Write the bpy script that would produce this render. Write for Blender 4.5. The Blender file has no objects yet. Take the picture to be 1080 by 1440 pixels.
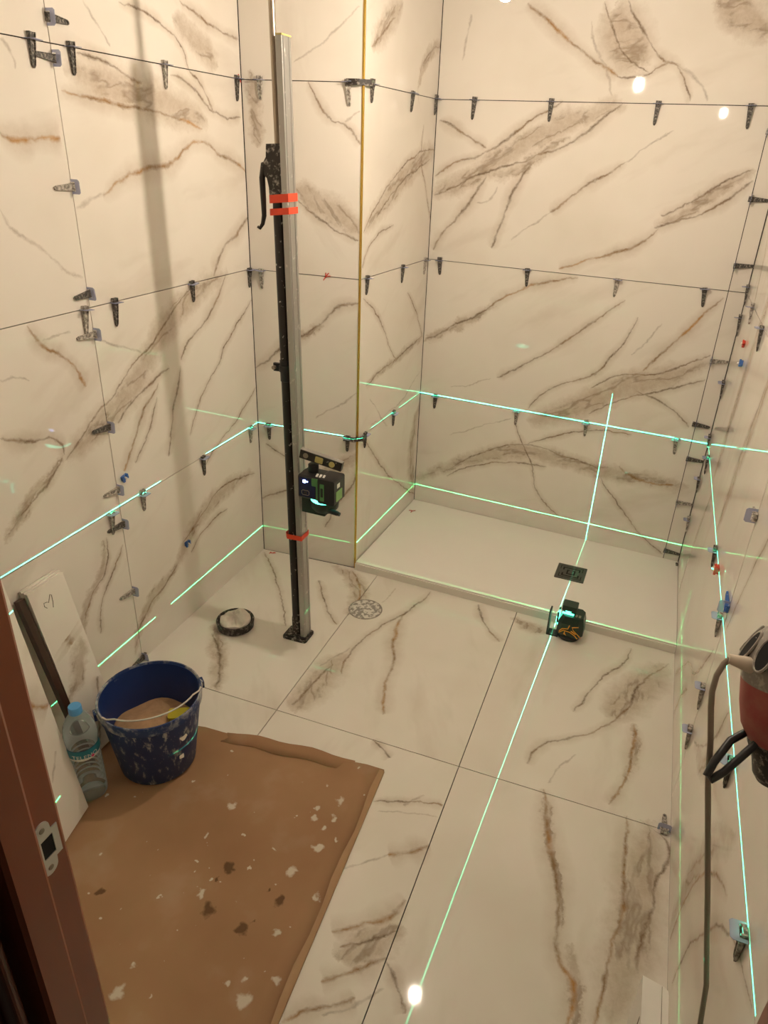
import bpy, bmesh, math, random
from mathutils import Vector, Matrix
random.seed(7)
S = bpy.context.scene
COL = S.collection

# ------------------------------------------------------------------ camera
F_PX, PX, PY = 991.76, 562.77, 706.14
cd = bpy.data.cameras.new('camera')
cam = bpy.data.objects.new('camera', cd); COL.objects.link(cam)
cr, cu, cf = Vector((0.93845677, 0.3426248, 0.04367079)), Vector((-0.18984832, 0.4060616, 0.89390805)), Vector((-0.28854203, 0.84718488, -0.446118))
CAM = Vector((1.42667, -2.35385, 1.60300))
cam.matrix_world = Matrix(((cr.x, cu.x, -cf.x, CAM.x), (cr.y, cu.y, -cf.y, CAM.y), (cr.z, cu.z, -cf.z, CAM.z), (0, 0, 0, 1)))
cd.sensor_fit = 'VERTICAL'; cd.sensor_height = 36.0; cd.sensor_width = 27.0
cd.lens = 36.0 * F_PX / 1440.0
cd.shift_x = -(PX - 540) / 1440.0; cd.shift_y = (PY - 720) / 1440.0
cd.clip_start = 0.02
S.camera = cam

# ------------------------------------------------------------------ world, exposure
w = bpy.data.worlds.new('world'); S.world = w; w.use_nodes = True
bg = w.node_tree.nodes['Background']
bg.inputs[0].default_value = (0.5, 0.40, 0.30, 1); bg.inputs[1].default_value = 0.06
S.view_settings.view_transform = 'Standard'; S.view_settings.look = 'None'
S.view_settings.gamma = 1.0; S.view_settings.use_curve_mapping = False
S.view_settings.exposure = 0.0
BULB_MAIN, BULB_SECOND = 1620.0, 430.0
BULB_COLOUR = (1.0, 0.855, 0.68, 1)

# laser levels throw thin planes of green light: point lamps whose emission is confined to a plane
def laser_plane(name, pos, normal, watts, eps=0.0024, col=(0.05, 1.0, 0.52), climb=None):
    ld = bpy.data.lights.new(name, 'POINT'); ld.energy = watts; ld.shadow_soft_size = 0.0; ld.color = col
    ld.use_nodes = True; nt = ld.node_tree; N = nt.nodes; em = N['Emission']
    tc = N.new('ShaderNodeTexCoord'); d = N.new('ShaderNodeVectorMath'); d.operation = 'DOT_PRODUCT'
    d.inputs[1].default_value = (0, 0, 1)
    a = N.new('ShaderNodeMath'); a.operation = 'ABSOLUTE'
    m = N.new('ShaderNodeMapRange'); m.interpolation_type = 'SMOOTHSTEP'
    m.inputs[1].default_value = 0.0; m.inputs[2].default_value = eps; m.inputs[3].default_value = 1.0; m.inputs[4].default_value = 0.0
    nt.links.new(tc.outputs['Normal'], d.inputs[0]); nt.links.new(d.outputs['Value'], a.inputs[0])
    lf = N.new('ShaderNodeLightFalloff'); mu = N.new('ShaderNodeMath'); mu.operation = 'MULTIPLY'     # a fan of light thins out as 1/r
    nt.links.new(a.outputs[0], m.inputs[0]); nt.links.new(m.outputs[0], mu.inputs[0]); lf.inputs['Strength'].default_value = 1.0
    nt.links.new(lf.outputs['Linear'], mu.inputs[1]); nt.links.new(mu.outputs[0], em.inputs['Strength'])
    o = bpy.data.objects.new(name, ld); COL.objects.link(o); o.location = pos
    o.rotation_euler = Vector(normal).to_track_quat('Z', 'Y').to_euler()
    if climb is not None:                                # fans with a limited opening upwards
        q = Vector(normal).to_track_quat('Z', 'Y').inverted() @ Vector((0, 0, 1))
        e = N.new('ShaderNodeVectorMath'); e.operation = 'DOT_PRODUCT'; e.inputs[1].default_value = q
        g = N.new('ShaderNodeMath'); g.operation = 'LESS_THAN'; g.inputs[1].default_value = math.sin(math.radians(climb))
        h = N.new('ShaderNodeMath'); h.operation = 'MULTIPLY'
        nt.links.new(tc.outputs['Normal'], e.inputs[0]); nt.links.new(e.outputs['Value'], g.inputs[0])
        nt.links.new(mu.outputs[0], h.inputs[0]); nt.links.new(g.outputs[0], h.inputs[1]); nt.links.new(h.outputs[0], em.inputs['Strength'])
    return o
LASER_W = 1500.0
VDIR = Vector((0.0459, 1, 0)).normalized()              # heading of the floor laser
laser_plane('laser_beam_horizontal', (0.560, -0.487, 0.5925), (0, 0, 1), LASER_W * 0.54)
laser_plane('laser_beam_low', (1.335, -0.095, 0.118), (0, 0, 1), LASER_W * 0.34, eps=0.0020, col=(0.08, 1.0, 0.30))
laser_plane('laser_beam_along_room', (1.2905, -0.10, 0.104), (VDIR.y, -VDIR.x, 0), LASER_W * 0.44, climb=41)
laser_plane('laser_beam_across_room', (1.335, -0.0165, 0.10), (VDIR.x, VDIR.y, 0), LASER_W * 0.30, eps=0.0022, col=(0.08, 1.0, 0.30), climb=24)

# ------------------------------------------------------------------ material helpers
MATS = {}
def nodes_of(name):
    m = bpy.data.materials.new(name); m.use_nodes = True
    nt = m.node_tree; return m, nt, nt.nodes, nt.links, nt.nodes['Principled BSDF']
def mat(name, col, rough=0.5, metal=0.0, spec=0.5, vary=0.08, scale=30.0, bump=0.0, **kw):
    m, nt, N, L, b = nodes_of(name)
    tc = N.new('ShaderNodeTexCoord'); nz = N.new('ShaderNodeTexNoise')
    nz.inputs['Scale'].default_value = scale; nz.inputs['Detail'].default_value = 4
    L.new(tc.outputs['Object'], nz.inputs['Vector'])
    mx = N.new('ShaderNodeMix'); mx.data_type = 'RGBA'
    mx.inputs[6].default_value = (*[c * (1 - vary) for c in col], 1); mx.inputs[7].default_value = (*[min(1, c * (1 + vary)) for c in col], 1)
    L.new(nz.outputs['Fac'], mx.inputs[0]); L.new(mx.outputs[2], b.inputs['Base Color'])
    b.inputs['Roughness'].default_value = rough; b.inputs['Metallic'].default_value = metal
    b.inputs['Specular IOR Level'].default_value = spec
    if bump:
        bp = N.new('ShaderNodeBump'); bp.inputs['Strength'].default_value = bump; bp.inputs['Distance'].default_value = 0.004
        L.new(nz.outputs['Fac'], bp.inputs['Height']); L.new(bp.outputs[0], b.inputs['Normal'])
    for k, v in kw.items(): b.inputs[k.replace('_', ' ')].default_value = v
    MATS[name] = m; return m
def splat(name, col, col2, scale=60.0, lo=0.55, hi=0.6, rough=0.6, metal=0.0, stretch=None, coords='Object', rough2=0.85):
    """base colour with dried cement or paint splashes of its own shape"""
    m, nt, N, L, b = nodes_of(name)
    tc = N.new('ShaderNodeTexCoord'); nz = N.new('ShaderNodeTexNoise'); nz.inputs['Scale'].default_value = scale; nz.inputs['Detail'].default_value = 6
    nz.inputs['Roughness'].default_value = 0.65
    if stretch:
        mp = N.new('ShaderNodeMapping'); mp.inputs['Scale'].default_value = stretch; L.new(tc.outputs[coords], mp.inputs['Vector']); L.new(mp.outputs[0], nz.inputs['Vector'])
    else: L.new(tc.outputs[coords], nz.inputs['Vector'])
    mr = N.new('ShaderNodeMapRange'); mr.inputs[1].default_value = lo; mr.inputs[2].default_value = hi
    L.new(nz.outputs['Fac'], mr.inputs[0])
    mx = N.new('ShaderNodeMix'); mx.data_type = 'RGBA'; mx.inputs[6].default_value = (*col, 1); mx.inputs[7].default_value = (*col2, 1)
    L.new(mr.outputs[0], mx.inputs[0]); L.new(mx.outputs[2], b.inputs['Base Color'])
    r = N.new('ShaderNodeMapRange'); r.inputs[3].default_value = rough; r.inputs[4].default_value = rough2
    L.new(mr.outputs[0], r.inputs[0]); L.new(r.outputs[0], b.inputs['Roughness'])
    b.inputs['Metallic'].default_value = metal
    MATS[name] = m; return m
def emit(name, col, strength):
    m, nt, N, L, b = nodes_of(name)
    b.inputs['Base Color'].default_value = (*col[:3], 1); b.inputs['Emission Color'].default_value = (*col[:3], 1); b.inputs['Emission Strength'].default_value = strength
    MATS[name] = m; return m

# vein centre lines in wall metres: kind (b brown, g gold, f faint, t taupe band), width in mm, points
VEINS = {
 'L': [
  ('f', 5, [(-0.699, 1.891), (-0.662, 1.851), (-0.639, 1.829), (-0.621, 1.799)]),
  ('b', 5, [(-0.563, 1.908), (-0.486, 1.904), (-0.384, 1.888), (-0.322, 1.851), (-0.293, 1.793)]),
  ('b', 6, [(-0.305, 1.955), (-0.208, 1.934), (-0.122, 1.909), (-0.01, 1.897)]),
  ('t', 55, [(-0.34, 1.903), (-0.254, 1.868), (-0.138, 1.814)]),
  ('t', 70, [(-0.781, 1.74), (-0.65, 1.722), (-0.5, 1.7), (-0.318, 1.676), (-0.218, 1.654)]),
  ('g', 5, [(-0.808, 1.691), (-0.7, 1.682), (-0.609, 1.672), (-0.528, 1.676), (-0.443, 1.669), (-0.33, 1.646), (-0.24, 1.632)]),
  ('b', 6, [(-0.747, 1.776), (-0.639, 1.763), (-0.565, 1.743), (-0.512, 1.735)]),
  ('b', 6, [(-0.382, 1.765), (-0.276, 1.744), (-0.178, 1.69), (-0.016, 1.678)]),
  ('b', 5, [(-0.293, 1.793), (-0.233, 1.76), (-0.178, 1.69)]),
  ('g', 7, [(-0.707, 1.468), (-0.601, 1.51), (-0.49, 1.531), (-0.405, 1.54), (-0.34, 1.575), (-0.23, 1.595), (-0.15, 1.563), (-0.049, 1.54), (0.008, 1.509)]),
  ('f', 9, [(-0.822, 1.437), (-0.771, 1.452), (-0.702, 1.47)]),
  ('b', 8, [(0.019, 1.387), (-0.073, 1.32), (-0.187, 1.265), (-0.243, 1.198)]),
  ('g', 7, [(-1.012, 1.6), (-0.981, 1.585), (-0.924, 1.587), (-0.836, 1.595)]),
  ('f', 6, [(-1.051, 1.448), (-1.022, 1.398), (-0.964, 1.355), (-0.911, 1.308), (-0.834, 1.267)]),
  ('f', 6, [(-0.966, 1.781), (-0.939, 1.753), (-0.936, 1.736)]),
  ('t', 62, [(-0.16, 1.195), (-0.4, 1.137), (-0.548, 1.057), (-0.637, 0.978), (-0.723, 0.917), (-0.824, 0.871), (-0.99, 0.811)]),
  ('b', 5, [(-0.347, 1.178), (-0.498, 1.102), (-0.602, 1.027), (-0.693, 0.992), (-0.784, 0.937), (-0.841, 0.915), (-0.941, 0.839), (-0.987, 0.81)]),
  ('b', 6, [(-0.161, 1.188), (-0.271, 1.08), (-0.423, 0.989), (-0.455, 0.958)]),
  ('b', 6, [(-0.462, 0.939), (-0.476, 0.895), (-0.511, 0.82), (-0.541, 0.75), (-0.574, 0.666)]),
  ('b', 6, [(-0.524, 0.949), (-0.688, 0.9), (-0.778, 0.845)]),
  ('g', 5, [(-0.583, 0.914), (-0.674, 0.83), (-0.74, 0.747), (-0.785, 0.697)]),
  ('b', 4, [(0.004, 1.079), (-0.128, 0.999), (-0.247, 0.898), (-0.355, 0.814), (-0.447, 0.697)]),
  ('b', 4, [(-0.007, 0.734), (-0.13, 0.664), (-0.284, 0.602), (-0.368, 0.56)]),
  ('t', 48, [(-0.061, 0.393), (-0.271, 0.403), (-0.398, 0.376), (-0.503, 0.327), (-0.588, 0.237)]),
  ('b', 5, [(-0.046, 0.377), (-0.293, 0.422), (-0.421, 0.373), (-0.546, 0.32)]),
  ('b', 5, [(-0.256, 0.319), (-0.374, 0.314), (-0.5, 0.257)]),
  ('g', 5, [(-1.032, 1.181), (-1.006, 1.124), (-0.928, 1.072), (-0.879, 0.986)]),
  ('f', 4, [(-1.003, 1.136), (-0.953, 1.137), (-0.904, 1.136)]),
  ('b', 6, [(-1.181, 0.935), (-1.124, 0.907), (-1.013, 0.867), (-0.994, 0.825)]),
  ('t', 24, [(-0.998, 0.829), (-1.068, 0.779), (-1.149, 0.739), (-1.23, 0.686)]),
  ('b', 5, [(-1.006, 0.819), (-1.089, 0.759), (-1.169, 0.723)]),
  ('f', 4, [(-1.146, 1.074), (-1.109, 1.073), (-1.064, 1.052)]),
  ('f', 6, [(-0.813, 1.104), (-0.714, 1.06), (-0.64, 1.02)]),
  ('b', 4, [(-0.592, 0.868), (-0.641, 0.788), (-0.732, 0.702)]),
  ('t', 22, [(-0.912, 0.516), (-0.932, 0.417), (-0.996, 0.372), (-1.037, 0.306), (-1.061, 0.238)]),
  ('b', 4, [(-0.901, 0.523), (-0.927, 0.414), (-0.988, 0.367), (-1.032, 0.302)]),
  ('b', 4, [(-0.837, 0.464), (-0.887, 0.407), (-0.953, 0.329), (-0.982, 0.223)]),
  ('t', 30, [(-0.55, 0.269), (-0.617, 0.236), (-0.717, 0.207), (-0.8, 0.146), (-0.847, 0.046)]),
  ('b', 5, [(-0.585, 0.259), (-0.674, 0.208), (-0.749, 0.18), (-0.818, 0.124)]),
 ],
 'P': [
  ('f', 5, [(0.417, 1.983), (0.344, 1.927), (0.26, 1.874), (0.191, 1.838)]),
  ('b', 5, [(0.232, 1.784), (0.276, 1.722), (0.318, 1.68), (0.37, 1.668), (0.42, 1.612)]),
  ('f', 5, [(0.37, 1.676), (0.423, 1.706)]),
  ('t', 60, [(0.179, 1.476), (0.273, 1.43), (0.357, 1.39), (0.425, 1.343)]),
  ('b', 5, [(0.199, 1.432), (0.273, 1.382), (0.347, 1.346), (0.42, 1.312)]),
  ('b', 7, [(0.003, 0.813), (0.113, 0.902), (0.22, 0.976), (0.287, 1.031), (0.353, 1.091), (0.427, 1.114)]),
  ('t', 22, [(0.113, 0.913), (0.203, 0.972), (0.289, 1.021)]),
  ('f', 5, [(0.425, 0.776), (0.338, 0.707), (0.257, 0.652)]),
  ('b', 4, [(0.032, 0.508), (0.083, 0.484), (0.126, 0.46)]),
  ('b', 5, [(0.001, 0.252), (0.122, 0.314), (0.239, 0.378)]),
  ('b', 5, [(0.43, 0.459), (0.395, 0.358), (0.358, 0.303), (0.291, 0.169)]),
  ('t', 40, [(0.441, 0.522), (0.363, 0.463), (0.271, 0.406)]),
  ('t', 30, [(0.03, 1.812), (0.045, 1.711), (0.05, 1.595)]),
 ],
 'S': [
  ('t', 55, [(0.285, 2.048), (0.187, 1.975), (0.06, 1.894)]),
  ('b', 5, [(0.232, 1.991), (0.144, 1.941), (0.05, 1.889)]),
  ('t', 30, [(0.706, 1.974), (0.527, 1.901), (0.468, 1.819)]),
  ('f', 5, [(0.676, 1.963), (0.52, 1.9), (0.46, 1.823), (0.502, 1.734)]),
  ('t', 60, [(0.695, 1.618), (0.422, 1.535), (0.235, 1.454), (0.047, 1.363)]),
  ('b', 5, [(0.688, 1.61), (0.523, 1.6), (0.306, 1.529), (0.097, 1.403), (0.025, 1.346)]),
  ('b', 5, [(0.629, 1.573), (0.311, 1.481), (0.128, 1.386)]),
  ('b', 4, [(0.539, 1.693), (0.522, 1.607), (0.6, 1.461), (0.678, 1.343)]),
  ('b', 4, [(0.277, 1.35), (0.103, 1.311), (0.013, 1.227)]),
  ('b', 4, [(0.03, 1.117), (0.18, 1.013), (0.295, 0.881), (0.367, 0.823)]),
  ('t', 26, [(0.657, 0.854), (0.397, 0.825), (0.195, 0.805), (0.083, 0.788)]),
  ('b', 5, [(0.656, 0.861), (0.389, 0.827), (0.195, 0.811), (0.071, 0.788)]),
  ('b', 4, [(0.451, 1.084), (0.591, 0.948), (0.657, 0.851)]),
  ('f', 5, [(0.655, 0.697), (0.459, 0.63), (0.232, 0.605), (0.113, 0.605)]),
  ('t', 60, [(0.67, 0.539), (0.602, 0.382), (0.652, 0.088)]),
  ('b', 5, [(0.055, 0.57), (0.202, 0.426), (0.403, 0.244), (0.664, 0.067)]),
  ('f', 5, [(0.296, 0.543), (0.107, 0.724)]),
 ],
 'K': [
  ('g', 6, [(0.326, 2.094), (0.429, 2.024), (0.529, 1.949), (0.63, 1.89), (0.678, 1.871)]),
  ('b', 6, [(0.678, 1.871), (0.774, 1.878), (0.82, 1.91), (0.862, 1.91), (0.914, 1.854), (0.946, 1.799)]),
  ('f', 6, [(0.561, 2.033), (0.586, 1.957), (0.63, 1.89), (0.675, 1.814)]),
  ('b', 6, [(0.679, 2.094), (0.737, 2.012), (0.816, 1.929), (0.862, 1.91)]),
  ('f', 7, [(0.862, 1.91), (0.92, 1.887), (0.967, 1.854), (0.999, 1.8)]),
  ('b', 5, [(0.604, 2.096), (0.642, 2.005), (0.688, 1.937), (0.781, 1.891)]),
  ('t', 110, [(0.63, 2.075), (0.68, 1.982), (0.755, 1.891)]),
  ('t', 70, [(0.963, 2.087), (1.048, 2.046), (1.145, 1.999)]),
  ('t', 60, [(0.716, 1.784), (0.562, 1.737), (0.429, 1.677), (0.289, 1.599), (0.153, 1.51), (0.012, 1.449)]),
  ('b', 6, [(0.497, 1.787), (0.41, 1.738), (0.294, 1.658), (0.198, 1.6), (0.108, 1.57), (0.013, 1.519)]),
  ('b', 6, [(0.716, 1.784), (0.635, 1.723), (0.54, 1.657), (0.427, 1.609)]),
  ('b', 6, [(0.385, 1.583), (0.242, 1.546), (0.139, 1.499), (0.013, 1.438)]),
  ('t', 34, [(0.539, 1.669), (0.437, 1.617), (0.361, 1.552), (0.247, 1.533)]),
  ('b', 7, [(0.406, 1.576), (0.352, 1.483), (0.314, 1.375), (0.272, 1.263)]),
  ('b', 7, [(0.23, 1.522), (0.162, 1.413), (0.073, 1.31), (0.021, 1.229)]),
  ('f', 5, [(0.281, 1.491), (0.256, 1.443), (0.203, 1.426)]),
  ('f', 5, [(0.906, 1.7), (0.819, 1.647), (0.759, 1.6)]),
  ('b', 6, [(0.759, 1.6), (0.718, 1.569), (0.613, 1.498), (0.502, 1.412)]),
  ('f', 5, [(0.502, 1.412), (0.416, 1.343), (0.362, 1.295)]),
  ('t', 34, [(1.195, 1.589), (1.075, 1.504), (0.983, 1.436), (0.91, 1.396)]),
  ('b', 6, [(1.203, 1.558), (1.084, 1.467), (0.997, 1.418), (0.903, 1.381)]),
  ('b', 5, [(1.194, 1.593), (1.07, 1.527), (0.992, 1.466), (0.922, 1.417)]),
  ('g', 5, [(0.914, 1.377), (0.846, 1.313), (0.736, 1.269), (0.571, 1.205)]),
  ('g', 5, [(0.65, 1.177), (0.527, 1.15), (0.398, 1.099), (0.297, 1.023)]),
  ('t', 24, [(0.32, 1.044), (0.21, 0.955), (0.115, 0.899), (0.003, 0.832)]),
  ('b', 6, [(0.297, 1.023), (0.16, 0.924), (0.016, 0.847)]),
  ('b', 6, [(0.014, 1.716), (0.111, 1.674), (0.219, 1.623)]),
  ('b', 5, [(0.843, 1.111), (0.773, 1.047), (0.689, 0.967), (0.588, 0.881), (0.493, 0.809), (0.364, 0.728)]),
  ('f', 4, [(0.333, 0.714), (0.237, 0.671), (0.143, 0.639)]),
  ('b', 5, [(0.906, 1.052), (0.883, 0.967), (0.831, 0.876), (0.784, 0.811), (0.651, 0.743), (0.518, 0.611)]),
  ('t', 72, [(1.201, 0.923), (1.056, 0.831), (0.891, 0.765), (0.723, 0.651), (0.533, 0.551)]),
  ('b', 5, [(1.196, 0.945), (1.025, 0.85), (0.869, 0.81), (0.768, 0.747)]),
  ('b', 5, [(1.194, 0.848), (1.04, 0.772), (0.937, 0.733), (0.787, 0.631)]),
  ('g', 5, [(1.195, 1.162), (1.101, 1.036), (1.032, 0.946), (0.971, 0.853)]),
  ('f', 5, [(0.997, 1.042), (0.958, 0.966), (0.914, 0.903)]),
  ('b', 5, [(0.96, 0.764), (1.063, 0.725), (1.139, 0.681), (1.185, 0.647)]),
  ('t', 52, [(0.008, 0.152), (0.257, 0.298), (0.512, 0.403), (0.702, 0.401), (0.887, 0.381), (1.102, 0.389), (1.215, 0.385)]),
  ('b', 5, [(0.175, 0.24), (0.335, 0.362), (0.525, 0.433), (0.699, 0.421), (0.869, 0.394)]),
  ('b', 5, [(0.16, 0.198), (0.294, 0.284), (0.506, 0.338), (0.631, 0.348)]),
  ('b', 4, [(0.465, 0.538), (0.506, 0.447), (0.569, 0.345), (0.601, 0.23), (0.727, 0.117)]),
  ('b', 4, [(0.525, 0.433), (0.685, 0.517), (0.826, 0.561), (0.967, 0.573)]),
  ('b', 4, [(0.875, 0.361), (0.968, 0.251), (1.114, 0.113), (1.199, 0.05)]),
  ('g', 6, [(0.944, 0.424), (1.016, 0.389), (1.186, 0.388)]),
  ('f', 4, [(0.161, 0.413), (0.323, 0.49), (0.447, 0.551)]),
  ('f', 7, [(0.093, 1.919), (0.102, 1.976), (0.108, 2.064)]),
 ],
 'F': [
  ('b', 5, [(0.021, -0.026), (0.153, -0.176), (0.271, -0.331), (0.358, -0.459)]),
  ('t', 38, [(0.114, -0.565), (0.213, -0.689), (0.312, -0.849)]),
  ('b', 7, [(0.136, -0.602), (0.232, -0.714), (0.302, -0.842)]),
  ('t', 50, [(0.341, 0.0), (0.497, -0.111), (0.544, -0.29)]),
  ('b', 5, [(0.331, -0.138), (0.437, -0.274), (0.522, -0.374)]),
  ('g', 5, [(0.426, -0.005), (0.512, -0.116), (0.534, -0.232)]),
  ('b', 6, [(0.778, -0.032), (0.742, -0.193), (0.684, -0.318), (0.639, -0.462), (0.662, -0.62)]),
  ('g', 7, [(0.732, -0.213), (0.754, -0.381), (0.792, -0.483), (0.813, -0.607), (0.859, -0.744)]),
  ('f', 5, [(0.628, -0.481), (0.599, -0.558), (0.573, -0.618)]),
  ('t', 75, [(0.625, -0.525), (0.608, -0.663), (0.592, -0.838)]),
  ('b', 6, [(0.615, -0.592), (0.588, -0.703), (0.574, -0.818)]),
  ('f', 5, [(0.645, -0.057), (0.628, -0.175)]),
  ('b', 6, [(0.983, -0.03), (1.061, -0.174), (1.12, -0.238)]),
  ('t', 40, [(1.134, -0.063), (1.205, -0.102), (1.274, -0.11)]),
  ('b', 5, [(1.574, -0.079), (1.543, -0.209), (1.47, -0.337), (1.439, -0.451), (1.418, -0.503)]),
  ('t', 90, [(1.686, -0.136), (1.606, -0.329), (1.538, -0.484)]),
  ('b', 6, [(1.71, -0.121), (1.606, -0.322), (1.579, -0.446), (1.503, -0.559), (1.434, -0.623), (1.35, -0.683), (1.324, -0.766)]),
  ('g', 5, [(1.615, -0.485), (1.616, -0.646), (1.6, -0.741), (1.569, -0.836)]),
  ('t', 20, [(1.615, -0.485), (1.616, -0.646), (1.597, -0.75)]),
  ('f', 5, [(1.455, -0.68), (1.421, -0.738), (1.392, -0.821)]),
  ('t', 22, [(1.385, -0.853), (1.431, -1.022), (1.474, -1.137), (1.486, -1.234)]),
  ('g', 7, [(1.385, -0.853), (1.431, -1.022), (1.474, -1.137), (1.481, -1.236), (1.5, -1.307), (1.534, -1.358), (1.533, -1.437)]),
  ('t', 22, [(1.516, -1.272), (1.543, -1.359), (1.539, -1.442)]),
  ('g', 6, [(1.62, -0.86), (1.617, -1.024), (1.626, -1.145), (1.6, -1.274), (1.594, -1.36), (1.588, -1.416)]),
  ('t', 85, [(1.677, -0.847), (1.667, -1.021), (1.658, -1.162), (1.632, -1.309), (1.625, -1.409)]),
  ('b', 7, [(1.654, -0.859), (1.721, -0.905), (1.694, -1.057), (1.677, -1.158), (1.66, -1.244)]),
  ('b', 5, [(1.142, -1.455), (1.183, -1.496), (1.208, -1.546)]),
  ('b', 4, [(0.95, -1.065), (1.035, -1.036), (1.135, -1.013)]),
  ('f', 4, [(0.975, -1.096), (1.057, -1.069), (1.139, -1.053)]),
  ('g', 6, [(1.142, -1.148), (1.089, -1.187), (1.054, -1.212)]),
  ('f', 5, [(1.054, -1.212), (0.999, -1.253), (0.957, -1.289)]),
  ('g', 7, [(1.131, -1.31), (1.108, -1.362), (1.06, -1.399), (1.005, -1.435)]),
  ('t', 60, [(1.144, -1.366), (1.104, -1.421), (1.037, -1.486)]),
  ('b', 5, [(1.143, -1.384), (1.094, -1.418), (1.035, -1.462)]),
  ('g', 6, [(1.14, -1.446), (1.097, -1.487), (1.022, -1.545)]),
  ('f', 5, [(1.157, -1.512), (1.111, -1.559), (1.051, -1.604)]),
  ('g', 5, [(0.984, -1.645), (1.033, -1.601), (1.105, -1.551)]),
  ('b', 5, [(0.867, -0.861), (0.908, -0.882), (0.94, -0.913)]),
  ('f', 5, [(1.085, -1.0), (1.038, -1.045)]),
 ],
}
# clip positions: joint, tail direction, (along wall, height)
CLIPS = {
 'L': [('z3', 'd', [(-0.884, 1.802), (-0.764, 1.794), (-0.409, 1.793), (-0.034, 1.793)]), ('z2', 'd', [(-0.848, 1.179), (-0.732, 1.182), (-0.369, 1.19), (-0.015, 1.191)]), ('z1', 'd', [(-0.867, 0.555), (-0.721, 0.574), (-0.391, 0.583), (-0.063, 0.604)]), ('J', 'r', [(-0.809, 1.839)]), ('J', 'l', [(-0.821, 1.759), (-0.814, 1.486), (-0.828, 1.226), (-0.824, 1.118), (-0.823, 0.849), (-0.823, 0.648), (-0.824, 0.531), (-0.821, 0.282), (-0.82, 0.014)])],
 'P': [('z3', 'd', [(0.07, 1.789), (0.378, 1.791)]), ('z2', 'd', [(0.046, 1.188)]), ('z1', 'd', [(0.052, 0.591), (0.392, 0.589)])],
 'S': [('z3', 'd', [(0.056, 1.789), (0.403, 1.78), (0.647, 1.781)]), ('z2', 'd', [(0.05, 1.193), (0.379, 1.187), (0.628, 1.191)]), ('z1', 'd', [(0.061, 0.583), (0.346, 0.575), (0.683, 0.573)])],
 'K': [('z3', 'd', [(0.157, 1.785), (0.457, 1.79), (0.838, 1.797), (1.138, 1.794)]), ('z2', 'd', [(0.057, 1.186), (0.442, 1.186), (0.805, 1.185), (1.125, 1.186)]), ('z1', 'd', [(0.08, 0.584), (0.47, 0.579), (0.778, 0.578), (1.147, 0.577)]), ('A', 'r', [(1.2, 1.713), (1.205, 1.503), (1.212, 1.279), (1.214, 0.925), (1.216, 0.665), (1.216, 0.515), (1.222, 0.313), (1.215, 0.076)])],
 'R': [('z1', 'd', [(0.44, 0.526), (-0.333, 0.546), (-0.689, 0.549), (-1.196, 0.552), (-1.552, 0.542)]), ('z2', 'd', [(0.289, 1.205), (-0.064, 1.172)]), ('B', 'l', [(0.597, 1.214), (0.596, 1.103), (0.522, 0.855), (0.526, 0.63), (0.514, 0.449), (0.47, 0.257), (0.542, 0.027)]), ('J', 'l', [(-0.715, 0.898), (-0.726, 0.649), (-0.629, 0.402), (-0.736, 0.254)])],
}

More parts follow.
